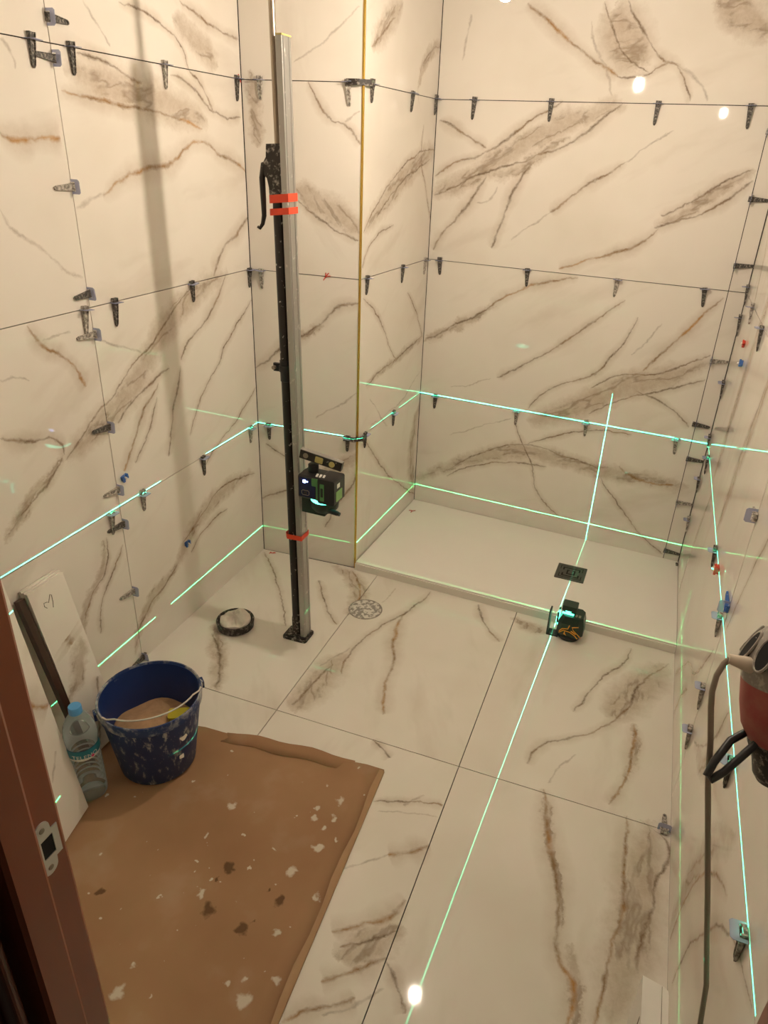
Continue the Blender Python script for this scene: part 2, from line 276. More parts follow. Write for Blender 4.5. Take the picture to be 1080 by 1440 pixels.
def marble(name, veins, axis):
    """polished porcelain with calacatta veins; every vein is a curve v(u) over its own chord, in wall metres.
    axis: ('x','y') floor, or origin and direction of the wall's run"""
    m, nt, N, L, b = nodes_of(name)
    def math_(op, a=None, c=None, d=None, clamp=False):
        n = N.new('ShaderNodeMath'); n.operation = op; n.use_clamp = clamp
        for i, v in enumerate((a, c, d)):
            if v is None: continue
            if isinstance(v, (int, float)): n.inputs[i].default_value = v
            else: L.new(v, n.inputs[i])
        return n.outputs[0]
    geo = N.new('ShaderNodeTexCoord'); P = geo.outputs['Object']
    if axis == 'floor':
        base = P
    else:
        (ox, oy), (tx, ty) = axis
        dt = N.new('ShaderNodeVectorMath'); dt.operation = 'DOT_PRODUCT'; dt.inputs[1].default_value = (tx, ty, 0); L.new(P, dt.inputs[0])
        a = math_('SUBTRACT', dt.outputs['Value'], ox * tx + oy * ty)
        sp = N.new('ShaderNodeSeparateXYZ'); L.new(P, sp.inputs[0])
        cb = N.new('ShaderNodeCombineXYZ'); L.new(a, cb.inputs[0]); L.new(sp.outputs[2], cb.inputs[1]); base = cb.outputs[0]
    def noise(sc, det, vec=base, rough=0.6):
        n = N.new('ShaderNodeTexNoise'); n.inputs['Scale'].default_value = sc; n.inputs['Detail'].default_value = det; n.inputs['Roughness'].default_value = rough
        L.new(vec, n.inputs['Vector']); return n
    def vm(op, a, c):
        n = N.new('ShaderNodeVectorMath'); n.operation = op
        for i, v in enumerate((a, c)):
            if isinstance(v, tuple): n.inputs[i].default_value = v
            else: L.new(v, n.inputs[i])
        return n.outputs[0]
    n1 = noise(6, 6, rough=0.62)
    off = vm('MULTIPLY', vm('SUBTRACT', n1.outputs['Color'], (0.5, 0.5, 0.5)), (0.050, 0.050, 0.0))
    n3 = noise(45, 4, rough=0.65)
    W = vm('ADD', vm('ADD', base, off), vm('MULTIPLY', vm('SUBTRACT', n3.outputs['Color'], (0.5, 0.5, 0.5)), (0.012, 0.012, 0.0)))
    sx = sy = 0.0                                        # grain of the broad bands follows their own run
    for kind, wmm, pts in veins:
        if kind == 't':
            e = Vector(pts[-1]) - Vector(pts[0]); an = 2 * math.atan2(e.y, e.x); sx += e.length * math.cos(an); sy += e.length * math.sin(an)
    run = 0.5 * math.atan2(sy, sx) if sx or sy else 0.72
    smp = N.new('ShaderNodeMapping'); smp.vector_type = 'TEXTURE'; smp.inputs['Rotation'].default_value = (0, 0, run); smp.inputs['Scale'].default_value = (0.75, 0.19, 1); L.new(W, smp.inputs['Vector'])
    n2 = noise(15, 6, rough=0.72)
    WB = vm('ADD', base, vm('MULTIPLY', vm('SUBTRACT', n2.outputs['Color'], (0.5, 0.5, 0.5)), (0.085, 0.085, 0.0)))
    acc = {'b': None, 'g': None, 't': None}
    for kind, wmm, pts in veins:
        p0, p1 = Vector(pts[0]), Vector(pts[-1]); ch = p1 - p0; Ln = ch.length; th = math.atan2(ch.y, ch.x)
        c, s = math.cos(-th), math.sin(-th)
        uv = []
        for q in pts:
            d = Vector(q) - p0; u = (c * d.x - s * d.y) / Ln; v = (s * d.x + c * d.y) / Ln
            if not uv or u > uv[-1][0] + 0.01: uv.append((u, v + 0.5))
        mp = N.new('ShaderNodeMapping'); mp.vector_type = 'POINT'
        mp.inputs['Scale'].default_value = (1 / Ln, 1 / Ln, 0); mp.inputs['Rotation'].default_value = (0, 0, -th)
        mp.inputs['Location'].default_value = (-(c * p0.x - s * p0.y) / Ln, -(s * p0.x + c * p0.y) / Ln + 0.5, 0)
        L.new(WB if kind == 't' else W, mp.inputs['Vector'])
        sp = N.new('ShaderNodeSeparateXYZ'); L.new(mp.outputs[0], sp.inputs[0])
        def curve(points, handle='AUTO'):
            fc = N.new('ShaderNodeFloatCurve'); cm = fc.mapping; cm.extend = 'HORIZONTAL'; cm.use_clip = False; k = cm.curves[0]
            k.points[0].location = points[0]; k.points[1].location = points[-1]
            for q in points[1:-1]: k.points.new(*q)
            for q in k.points: q.handle_type = handle
            cm.update(); L.new(sp.outputs[0], fc.inputs['Value']); return fc.outputs[0]
        cv = curve(uv); dist = math_('ABSOLUTE', math_('SUBTRACT', sp.outputs[1], cv))
        if kind == 't':
            pr = curve([(-0.02, 0), (0.12, 1.15), (0.45, 1.5), (0.88, 1.25), (1.02, 0)]); wd = wmm / 1000 * 0.5 * 1.35
        else:
            pr = curve([(-0.01, 0), (0.06, 0.8), (0.4, 1.15), (0.6, 0.8), (0.94, 1.0), (1.01, 0)]); wd = wmm / 1000 * (1.35 if kind == 'g' else 1.0)
        fac = math_('MULTIPLY_ADD', dist, -Ln / wd, pr, clamp=True)
        st = {'b': 0.85, 'g': 0.9, 'f': 0.42, 't': 0.62}[kind]
        fac = math_('MULTIPLY', fac, st)
        key = 'b' if kind == 'f' else kind
        acc[key] = fac if acc[key] is None else math_('MAXIMUM', acc[key], fac)
        if kind in 'bg':          # soft halo beside the line
            hl = math_('MULTIPLY', math_('MULTIPLY_ADD', dist, -Ln / (wd * 5.0), pr, clamp=True), 0.42)
            acc['t'] = hl if acc['t'] is None else math_('MAXIMUM', acc['t'], hl)
    for k in acc:
        if acc[k] is None:
            v = N.new('ShaderNodeValue'); v.outputs[0].default_value = 0.0; acc[k] = v.outputs[0]
    def mix(f, ca, cb_):
        mx = N.new('ShaderNodeMix'); mx.data_type = 'RGBA'
        for i, v in ((0, f), (6, ca), (7, cb_)):
            if isinstance(v, tuple): mx.inputs[i].default_value = v
            elif isinstance(v, float): mx.inputs[i].default_value = v
            else: L.new(v, mx.inputs[i])
        return mx.outputs[2]
    cloud = noise(2.3, 3); cl = N.new('ShaderNodeMapRange'); cl.inputs[1].default_value = 0.45; cl.inputs[2].default_value = 0.72; L.new(cloud.outputs['Fac'], cl.inputs[0])
    col = mix(cl.outputs[0], TILE_A, TILE_B)
    fine = noise(26, 6, W, 0.75); fr = N.new('ShaderNodeMapRange'); fr.inputs[1].default_value = 0.25; fr.inputs[2].default_value = 0.62; fr.inputs[3].default_value = 0.45; L.new(fine.outputs['Fac'], fr.inputs[0])
    tmod = math_('MULTIPLY', acc['t'], fr.outputs[0], clamp=True)
    col = mix(tmod, col, (0.375, 0.268, 0.170, 1))
    # broken darker seams inside the broad bands
    sn = noise(2.6, 3, smp.outputs[0], 0.55); sr = math_('MULTIPLY_ADD', math_('ABSOLUTE', math_('SUBTRACT', sn.outputs['Fac'], 0.5)), -22.0, 1.0, clamp=True)
    bm_ = N.new('ShaderNodeMapRange'); bm_.inputs[1].default_value = 0.40; bm_.inputs[2].default_value = 0.62; bm_.inputs[4].default_value = 0.50; L.new(acc['t'], bm_.inputs[0])
    col = mix(math_('MULTIPLY', sr, bm_.outputs[0]), col, (0.20, 0.125, 0.070, 1))
    br = N.new('ShaderNodeMapRange'); br.inputs[1].default_value = 0.30; br.inputs[2].default_value = 0.58; br.inputs[3].default_value = 0.35; L.new(noise(34, 4).outputs['Fac'], br.inputs[0])
    hue = N.new('ShaderNodeMapRange'); hue.inputs[1].default_value = 0.45; hue.inputs[2].default_value = 0.68; L.new(noise(5, 2).outputs['Fac'], hue.inputs[0])
    lc = mix(hue.outputs[0], (0.150, 0.095, 0.055, 1), (0.27, 0.145, 0.055, 1))
    # soft diagonal clouding
    msk = N.new('ShaderNodeMapRange'); msk.inputs[1].default_value = 0.56; msk.inputs[2].default_value = 0.76; msk.inputs[4].default_value = 0.26
    L.new(noise(1.0, 4, smp.outputs[0]).outputs['Fac'], msk.inputs[0]); col = mix(msk.outputs[0], col, (0.38, 0.28, 0.18, 1))
    col = mix(math_('MULTIPLY', acc['b'], br.outputs[0]), col, lc)
    col = mix(math_('MULTIPLY', acc['g'], br.outputs[0]), col, mix(hue.outputs[0], (0.24, 0.135, 0.055, 1), (0.50, 0.235, 0.045, 1)))
    L.new(col, b.inputs['Base Color'])
    b.inputs['Roughness'].default_value = 0.035; b.inputs['Specular IOR Level'].default_value = 0.5
    MATS[name] = m; return m
TILE_A, TILE_B = (0.81, 0.755, 0.685, 1), (0.755, 0.695, 0.615, 1)

# ------------------------------------------------------------------ mesh helpers
class MB:
    """collects shapes into one mesh"""
    def __init__(s): s.v = []; s.f = []; s.sm = []
    def add(s, vs, fs, smooth=False, M=None):
        k = len(s.v)
        s.v += [tuple(M @ Vector(q)) if M else tuple(q) for q in vs]
        for f in fs: s.f.append(tuple(k + i for i in f)); s.sm.append(smooth)
        return s
    def box(s, lo, hi, M=None):
        (a, b, c), (d, e, f) = lo, hi
        return s.add([(a,b,c),(d,b,c),(d,e,c),(a,e,c),(a,b,f),(d,b,f),(d,e,f),(a,e,f)],
                     [(0,3,2,1),(4,5,6,7),(0,1,5,4),(1,2,6,5),(2,3,7,6),(3,0,4,7)], False, M)
    def rbox(s, lo, hi, r, M=None, seg=3, axis=2):
        """box with the four edges along one axis rounded"""
        i, j = [q for q in range(3) if q != axis]
        pts = []
        for cx, cy, a0 in ((hi[i]-r, hi[j]-r, 0), (lo[i]+r, hi[j]-r, 90), (lo[i]+r, lo[j]+r, 180), (hi[i]-r, lo[j]+r, 270)):
            for k in range(seg + 1):
                a = math.radians(a0 + 90 * k / seg); pts.append((cx + r * math.cos(a), cy + r * math.sin(a)))
        def mk(p, h):
            q = [0, 0, 0]; q[i], q[j], q[axis] = p[0], p[1], h; return tuple(q)
        n = len(pts); vs = [mk(p, lo[axis]) for p in pts] + [mk(p, hi[axis]) for p in pts]
        fs = [tuple(range(n))[::-1], tuple(range(n, 2 * n))] + [(k, (k + 1) % n, n + (k + 1) % n, n + k) for k in range(n)]
        return s.add(vs, fs, False, M)
    def prism(s, poly, z0, z1, M=None, taper=None):
        n = len(poly); top = taper or poly
        return s.add([(x, y, z0) for x, y in poly] + [(x, y, z1) for x, y in top],
                     [tuple(range(n))[::-1], tuple(range(n, 2 * n))] + [(k, (k+1) % n, n + (k+1) % n, n + k) for k in range(n)], False, M)
    def tube(s, path, r, n=10, M=None, caps=True, closed=False):
        path = [Vector(q) for q in path]; m = len(path); rs = r if isinstance(r, (list, tuple)) else [r] * m
        vs = []; up = Vector((0, 0, 1)); prev = None
        for i, q in enumerate(path):
            if closed: t = path[(i + 1) % m] - path[i - 1]
            else: t = (path[min(i + 1, m - 1)] - path[max(i - 1, 0)])
            t.normalize()
            if prev is None:
                x = t.orthogonal().normalized()
            else:
                x = (prev - t * prev.dot(t)).normalized()
            prev = x; y = t.cross(x)
            for k in range(n):
                a = 2 * math.pi * k / n; vs.append(q + (x * math.cos(a) + y * math.sin(a)) * rs[i])
        fs = []
        for i in range(m if closed else m - 1):
            j = (i + 1) % m
            for k in range(n): fs.append((i*n + k, i*n + (k+1) % n, j*n + (k+1) % n, j*n + k))
        s.add(vs, fs, True, M)
        if caps and not closed:
            s.add(vs[:n], [tuple(range(n))[::-1]], False, M); s.add(vs[-n:], [tuple(range(n))], False, M)
        return s
    def lathe(s, prof, n=40, M=None, closed=False):
        if closed: prof = list(prof) + [prof[0]]
        vs = []; m = len(prof)
        for r, z in prof:
            for k in range(n):
                a = 2 * math.pi * k / n; vs.append((r * math.cos(a), r * math.sin(a), z))
        fs = [(i*n + k, i*n + (k+1) % n, (i+1)*n + (k+1) % n, (i+1)*n + k) for i in range(m - 1) for k in range(n)]
        s.add(vs, fs, True, M)
        if prof[0][0] > 1e-5 and not closed: s.add(vs[:n], [tuple(range(n))[::-1]], False, M)
        if prof[-1][0] > 1e-5 and not closed: s.add(vs[-n:], [tuple(range(n))], False, M)
        return s
    def build(s, name, m, parent=None, M=None, sharp=False):
        me = bpy.data.meshes.new(name); me.from_pydata(s.v, [], s.f); me.update()
        me.polygons.foreach_set('use_smooth', s.sm)
        bm = bmesh.new(); bm.from_mesh(me); bmesh.ops.remove_doubles(bm, verts=bm.verts, dist=1e-6)
        bmesh.ops.recalc_face_normals(bm, faces=bm.faces)
        for e in bm.edges:
            if len(e.link_faces) == 2 and e.calc_face_angle(0) > 0.7: e.smooth = False
        bm.to_mesh(me); bm.free()
        me.materials.append(MATS[m] if isinstance(m, str) else m)
        o = bpy.data.objects.new(name, me); COL.objects.link(o)
        if parent: o.parent = parent
        if M: o.matrix_local = M
        return o
def tag(o, label, cat, group=None):
    o['label'] = label; o['category'] = cat
    if group: o['group'] = group
    return o
def thing(name, label, cat, M=None, group=None):
    o = bpy.data.objects.new(name, None); o.empty_display_size = 0.05; COL.objects.link(o)
    if M is not None: o.matrix_world = M
    return tag(o, label, cat, group)
def struct(o): o['kind'] = 'structure'; return o
def T(x, y, z, rz=0.0, rx=0.0, ry=0.0):
    return Matrix.Translation((x, y, z)) @ Matrix.Rotation(rz, 4, 'Z') @ Matrix.Rotation(ry, 4, 'Y') @ Matrix.Rotation(rx, 4, 'X')
def arc(c, r, a0, a1, n, plane='xz'):
    out = []
    for k in range(n + 1):
        a = math.radians(a0 + (a1 - a0) * k / n); p, q = r * math.cos(a), r * math.sin(a)
        out.append({'xz': (c[0] + p, c[1], c[2] + q), 'xy': (c[0] + p, c[1] + q, c[2]), 'yz': (c[0], c[1] + p, c[2] + q)}[plane])
    return out

# ------------------------------------------------------------------ plain materials
mat('adhesive_bed', (0.055, 0.045, 0.036), 0.9)
mat('plaster_white', (0.70, 0.66, 0.60), 0.8)
mat('raw_render', (0.38, 0.355, 0.32), 0.9, bump=0.3)
mat('tray_white', (0.90, 0.85, 0.80), 0.22, vary=0.02, scale=8)
mat('tile_edge', (0.62, 0.55, 0.46), 0.6)
mat('gold_trim', (0.62, 0.42, 0.10), 0.25, metal=1.0)
splat('aluminium', (0.44, 0.43, 0.41), (0.72, 0.70, 0.66), 45, 0.60, 0.66, rough=0.35, metal=0.75)
splat('black_steel', (0.016, 0.012, 0.010), (0.50, 0.46, 0.41), 60, 0.635, 0.66, rough=0.38)
splat('black_crusted', (0.022, 0.017, 0.014), (0.42, 0.38, 0.33), 85, 0.52, 0.66, rough=0.5)
mat('rod_steel', (0.38, 0.32, 0.25), 0.28, metal=0.9)
mat('red_tape', (0.85, 0.075, 0.03), 0.45)
splat('wedge_dark', (0.060, 0.053, 0.046), (0.40, 0.36, 0.31), 140, 0.48, 0.66, rough=0.55)
splat('wedge_dusty', (0.16, 0.14, 0.12), (0.62, 0.57, 0.50), 120, 0.40, 0.62, rough=0.7)
splat('wedge_blue', (0.035, 0.13, 0.42), (0.5, 0.48, 0.45), 120, 0.60, 0.66, rough=0.5)
mat('clip_red', (0.62, 0.06, 0.035), 0.45)
mat('black_plastic', (0.014, 0.014, 0.015), 0.4)
mat('green_body', (0.012, 0.030, 0.020), 0.4)
mat('green_accent', (0.10, 0.30, 0.10), 0.45)
mat('battery_green', (0.22, 0.42, 0.14), 0.45)
mat('orange_stripe', (0.80, 0.36, 0.04), 0.45)
mat('white_print', (0.80, 0.78, 0.72), 0.6)
mat('yellow_vial', (0.52, 0.44, 0.16), 0.3)
emit('laser_glow', (0.10, 1.0, 0.62), 6.0)
emit('led_blue', (0.35, 0.48, 1.0), 9.0)
mat('display_blue', (0.015, 0.022, 0.075), 0.15)
mat('drain_grey', (0.085, 0.075, 0.066), 0.45, metal=0.3)
mat('slot_black', (0.006, 0.005, 0.005), 0.8)
splat('drain_dusty', (0.30, 0.27, 0.24), (0.70, 0.66, 0.60), 55, 0.47, 0.53, rough=0.7)
splat('rubber_black', (0.030, 0.025, 0.022), (0.40, 0.36, 0.31), 60, 0.50, 0.75, rough=0.75)
mat('plaster_wet', (0.78, 0.72, 0.64), 0.85, bump=0.8, scale=60)
splat('bucket_blue', (0.011, 0.034, 0.135), (0.46, 0.46, 0.47), 70, 0.545, 0.68, rough=0.5, stretch=(1, 1, 0.4))
splat('bucket_blue_inside', (0.010, 0.035, 0.16), (0.28, 0.32, 0.40), 30, 0.68, 0.75, rough=0.45)
splat('bucket_rim', (0.020, 0.045, 0.15), (0.42, 0.41, 0.40), 16, 0.45, 0.60, rough=0.6)
mat('mortar_sand', (0.44, 0.27, 0.15), 0.95, bump=1.0, scale=45, vary=0.3)
mat('sponge_yellow', (0.50, 0.42, 0.03), 0.9)
mat('wire_grey', (0.62, 0.58, 0.50), 0.45)
mat('cap_blue', (0.10, 0.36, 0.72), 0.35)
mat('label_teal', (0.015, 0.20, 0.27), 0.4)
mat('label_navy', (0.012, 0.05, 0.12), 0.4)
mat('pink_dot', (0.65, 0.05, 0.18), 0.5)
mat('water', (0.9, 0.95, 1.0), 0.02, IOR=1.33, Transmission_Weight=1.0, vary=0)
def thin_plastic(name, tint, milk):
    m, nt, N, L, b = nodes_of(name)
    tr = N.new('ShaderNodeBsdfTransparent'); tr.inputs[0].default_value = (*tint, 1)
    b.inputs['Base Color'].default_value = (0.75, 0.80, 0.82, 1); b.inputs['Roughness'].default_value = 0.08
    fr = N.new('ShaderNodeFresnel'); fr.inputs[0].default_value = 1.35
    ad = N.new('ShaderNodeMath'); ad.operation = 'ADD'; ad.use_clamp = True; ad.inputs[1].default_value = milk; L.new(fr.outputs[0], ad.inputs[0])
    mx = N.new('ShaderNodeMixShader'); L.new(ad.outputs[0], mx.inputs[0]); L.new(tr.outputs[0], mx.inputs[1]); L.new(b.outputs[0], mx.inputs[2])
    L.new(mx.outputs[0], N['Material Output'].inputs['Surface']); MATS[name] = m
thin_plastic('pet_clear', (0.90, 0.94, 0.95), 0.13)
mat('strap_clear', (0.62, 0.66, 0.86), 0.25, Transmission_Weight=0.55, IOR=1.2, vary=0.05)
mat('door_wood', (0.225, 0.050, 0.014), 0.32, vary=0.22, scale=7)
mat('casing_wood', (0.10, 0.024, 0.008), 0.35, vary=0.22, scale=7)
mat('strike_steel', (0.55, 0.53, 0.50), 0.38, metal=0.6)
splat('machine_red', (0.36, 0.060, 0.052), (0.46, 0.20, 0.16), 14, 0.40, 0.80, rough=0.45)
splat('machine_grey', (0.30, 0.27, 0.235), (0.52, 0.47, 0.40), 55, 0.52, 0.62, rough=0.6)
mat('strain_relief', (0.62, 0.53, 0.42), 0.6)
mat('cable_grey', (0.27, 0.22, 0.17), 0.55)
splat('bronze_profile', (0.05, 0.022, 0.014), (0.2, 0.15, 0.13), 20, 0.7, 0.8, rough=0.3)
mat('carton_white', (0.84, 0.80, 0.74), 0.6, vary=0.03)
mat('pencil', (0.11, 0.08, 0.06), 0.8)
mat('ceramic_white', (0.75, 0.72, 0.68), 0.4)
emit('bulb_glass', BULB_COLOUR, BULB_MAIN)
emit('bulb_glass_second', BULB_COLOUR, BULB_SECOND)
CARD_DARK = [(0.701, -1.393, 0.017), (0.714, -1.501, 0.022), (0.811, -1.513, 0.02), (0.858, -1.423, 0.018), (0.452, -1.562, 0.012), (0.819, -1.406, 0.008), (0.695, -1.428, 0.007), (0.823, -1.487, 0.006)]
CARD_WHITE = [(0.61, -1.235, 0.014), (0.88, -1.261, 0.016), (0.831, -1.184, 0.01), (0.87, -1.106, 0.016), (0.867, -1.205, 0.009), (0.879, -1.164, 0.012), (0.914, -1.22, 0.008), (0.644, -1.726, 0.02), (0.844, -1.625, 0.012), (0.894, -1.644, 0.022), (0.599, -1.338, 0.007), (0.677, -1.472, 0.014), (0.848, -1.344, 0.016), (0.933, -1.38, 0.012), (0.778, -1.308, 0.007), (0.387, -1.477, 0.007), (0.891, -1.488, 0.012), (0.714, -1.703, 0.006), (0.635, -1.665, 0.01), (0.874, -1.604, 0.01), (0.53, -1.578, 0.005), (0.821, -1.151, 0.009), (0.82, -1.074, 0.006), (0.938, -1.585, 0.013), (0.631, -1.431, 0.005)]

# ------------------------------------------------------------------ room numbers (metres)
XG, YG, XGB, D1, WR, D2 = 0.4288, 0.0204, 0.4625, 0.6898, 1.7296, 0.5947
Z1, Z2, Z3, ZC = 0.588, 1.1886, 1.7885, 2.30
YF = -1.985                                     # inner face of the front wall
TH = 0.009; GAP = 0.0013
J_LEFT, J_RIGHT, A_BACK = -0.824, -0.74, 1.207
def unit(a, b):
    d = Vector((b[0] - a[0], b[1] - a[1])); return d.normalized(), d.length
WALLS = {}
def wall_frame(key, a, b=None, ea=None, n=None):
    if b is not None: ea, ln = unit(a, b)
    ea = Vector((ea[0], ea[1], 0)); nn = Vector((ea.y, -ea.x, 0)) if n is None else Vector(n)
    WALLS[key] = (Vector((a[0], a[1], 0)), ea, nn)
wall_frame('L', (0, 0), ea=(0, 1)); wall_frame('P', (0, 0), (XG, YG)); wall_frame('S', (XG, YG), (XGB, D1))
wall_frame('K', (XGB, D1), (WR, D2)); wall_frame('R', (WR, 0), ea=(0, 1), n=(-1, 0, 0))
LEN = {'P': unit((0, 0), (XG, YG))[1], 'S': unit((XG, YG), (XGB, D1))[1], 'K': unit((XGB, D1), (WR, D2))[1]}
# veins of the right wall: it is seen at a very low angle, long soft diagonal streaks
VEINS['R'] = [
 ('t', 60, [(-0.10, 1.75), (-0.02, 1.30), (0.10, 0.90), (0.16, 0.62)]), ('b', 5, [(-0.05, 1.55), (0.05, 1.10), (0.14, 0.70)]),
 ('b', 5, [(0.10, 0.58), (0.22, 0.35), (0.30, 0.05)]), ('t', 55, [(-0.42, 1.15), (-0.30, 0.85), (-0.24, 0.62)]),
 ('b', 5, [(-0.40, 1.18), (-0.27, 0.80), (-0.22, 0.60)]), ('b', 5, [(-0.70, 0.50), (-0.55, 0.30), (-0.40, 0.22), (-0.2, 0.03)]),
 ('t', 50, [(-1.35, 0.55), (-1.22, 0.35), (-1.15, 0.02)]), ('g', 5, [(-1.42, 0.50), (-1.25, 0.33), (-1.18, 0.02)]),
 ('b', 6, [(-1.05, 0.58), (-0.95, 0.40), (-0.80, 0.28)]), ('t', 40, [(-1.10, 0.52), (-0.98, 0.36), (-0.86, 0.30)]),
 ('b', 5, [(-1.65, 0.58), (-1.50, 0.50), (-1.36, 0.30), (-1.30, 0.05)]), ('b', 5, [(-0.95, 1.0), (-0.85, 0.80), (-0.78, 0.62)]),
 ('b', 5, [(0.58, 1.60), (0.42, 1.42), (0.30, 1.20)]), ('g', 5, [(-0.50, 0.20), (-0.42, 0.10), (-0.38, 0.01)])]
VEINS['O'] = [('t', 30, [(-1.245, 0.20), (-1.18, 0.26), (-1.13, 0.34)]), ('f', 5, [(-1.20, 0.14), (-1.17, 0.06)]), ('g', 10, [(-1.165, 0.33), (-1.175, 0.36)]),
              ('b', 5, [(-1.205, 0.03), (-1.17, 0.12), (-1.125, 0.20)]), ('g', 7, [(-1.44, 0.40), (-1.41, 0.36), (-1.37, 0.33)]), ('f', 5, [(-1.45, 0.16), (-1.40, 0.22)])]
def tile_marble(key, a0, a1, b0, b1, _n=[0]):
    """the stone of one tile: only the veins that cross it"""
    def crosses(pts, pad=0.05):
        xs_, ys_ = [q[0] for q in pts], [q[1] for q in pts]
        return max(xs_) > a0 - pad and min(xs_) < a1 + pad and max(ys_) > b0 - pad and min(ys_) < b1 + pad
    ax_ = 'floor' if key == 'F' else ((0, 0), (0, 1)) if key == 'O' else ((WALLS[key][0].x, WALLS[key][0].y), (WALLS[key][1].x, WALLS[key][1].y))
    _n[0] += 1
    return marble('marble_%d' % _n[0], [v for v in VEINS[key] if crosses(v[2])], ax_)
MATS['marble_offcut'] = tile_marble('O', -3, 3, -3, 3)

def wall_pt(key, a, z, off=0.0):
    o, ea, nn = WALLS[key]; return o + ea * a + Vector((0, 0, z)) + nn * off
def wall_slab(key, name, a0, a1, cols, zs, thick=0.06):
    """backing wall plus its tiles, each tile a child"""
    M = Matrix.Identity(4)
    o, ea, nn = WALLS[key]
    def prism(mb, aa, ab, za, zb, o0, o1):
        vs = [wall_pt(key, a, z, q) for q in (o0, o1) for a, z in ((aa, za), (ab, za), (ab, zb), (aa, zb))]
        mb.add(vs, [(0, 1, 2, 3), (7, 6, 5, 4), (0, 4, 5, 1), (1, 5, 6, 2), (2, 6, 7, 3), (3, 7, 4, 0)]); return mb
    wl = struct(prism(MB(), a0, a1, 0.0, ZC, -thick, -TH).build(name, 'adhesive_bed'))
    for i in range(len(cols) - 1):
        for j in range(len(zs) - 1):
            g0 = GAP; e = random.uniform(-0.0004, 0.0002)
            prism(MB(), cols[i] + g0, cols[i + 1] - g0, zs[j] + (g0 if j else 0), zs[j + 1] - g0, -TH + 0.0005, e).build('tile', tile_marble(key, cols[i], cols[i + 1], zs[j], zs[j + 1]), wl)
    return wl
ROWS = [0.0, Z1, Z2, Z3, ZC]
wall_slab('L', 'wall_left', YF, 0.0, [YF, J_LEFT, -0.0005], ROWS)
wall_slab('P', 'wall_pillar', 0.0, LEN['P'] - 0.004, [0.001, LEN['P'] - 0.005], ROWS)
wall_slab('S', 'wall_shower_side', 0.004, LEN['S'], [0.005, LEN['S'] - 0.0005], ROWS)
wall_slab('K', 'wall_back', 0.0, LEN['K'], [0.001, A_BACK, LEN['K'] - 0.001], ROWS)
wall_slab('R', 'wall_right', YF, D2 + 0.03, [YF, J_RIGHT, D2 - 0.002], ROWS)

# floor with its large tiles
def tray_y(x): return 0.030 - 0.042 * x
fl = struct(MB().box((-0.06, YF - 0.10, -0.06), (WR + 0.06, 0.78, -TH)).build('floor', 'adhesive_bed'))
FX = [-GAP, 0.5393, 1.1395, WR + GAP]; FY = -0.862
for i in range(3):
    a, b = FX[i] + GAP, FX[i + 1] - GAP
    far = [(b, tray_y(b) - GAP)] + ([(XG + 0.008, tray_y(XG) - GAP), (XG + 0.006, YG - 0.004), (a, -0.002)] if i == 0 else [(a, tray_y(a) - GAP)])
    MB().prism([(a, FY + GAP), (b, FY + GAP)] + far, -TH + 0.0005, 0.0).build('tile', tile_marble('F', a, b, FY, 0.05), fl)
    MB().prism([(a, YF + 0.0), (b, YF + 0.0), (b, FY - GAP), (a, FY - GAP)], -TH + 0.0005, 0.0).build('tile', tile_marble('F', a, b, YF, FY), fl)
struct(MB().box((-0.06, YF - 0.10, ZC + 0.001), (WR + 0.06, 0.80, ZC + 0.06)).build('ceiling', 'raw_render'))
# gold corner profile on the pillar's outer corner
tr = MB(); tr.rbox((XG - 0.0045, YG - 0.0035, 0.0), (XG + 0.0035, YG + 0.0045, ZC), 0.003); struct(tr.build('trim_1', 'gold_trim'))

# front wall with the doorway the photograph is taken through
DX0, DX1 = 0.945, 1.592
fw = MB(); fw.box((-0.06, YF - 0.09, 0), (DX0 - 0.03, YF - 0.001, ZC)); fw.box((DX1 + 0.03, YF - 0.09, 0), (WR + 0.06, YF - 0.001, ZC)); fw.box((DX0 - 0.03, YF - 0.09, 2.06), (DX1 + 0.03, YF - 0.001, ZC))
struct(fw.build('wall_front', 'plaster_white'))
dr = bpy.data.objects.new('door_1', None); COL.objects.link(dr); struct(dr)
def jamb(x, s):
    """rebated lining; s = +1 faces +x"""
    q = lambda d: x + s * d
    poly = [(q(-0.028), YF), (q(-0.003), YF), (q(0.0), YF - 0.004), (q(0.0), YF - 0.037), (q(0.011), YF - 0.039), (q(0.014), YF - 0.043), (q(0.014), YF - 0.075), (q(0.010), YF - 0.079), (q(-0.028), YF - 0.079)]
    return poly
MB().prism(jamb(DX0, 1), 0, 2.03).build('jamb', 'door_wood', dr)
MB().prism(jamb(DX1, -1), 0, 2.03).build('jamb', 'door_wood', dr)
MB().box((DX0, YF - 0.079, 2.03), (DX1, YF, 2.06)).build('head', 'door_wood', dr)
for x0, x1 in ((DX0 - 0.085, DX0 - 0.002), (DX1 + 0.002, DX1 + 0.085)):
    c = MB(); c.rbox((x0, YF - 0.103, 0), (x1, YF - 0.0905, 2.10), 0.005); c.rbox((x0 + 0.02, YF - 0.108, 0), (x1 - 0.02, YF - 0.1025, 2.10), 0.002)
    c.build('casing', 'casing_wood', dr)
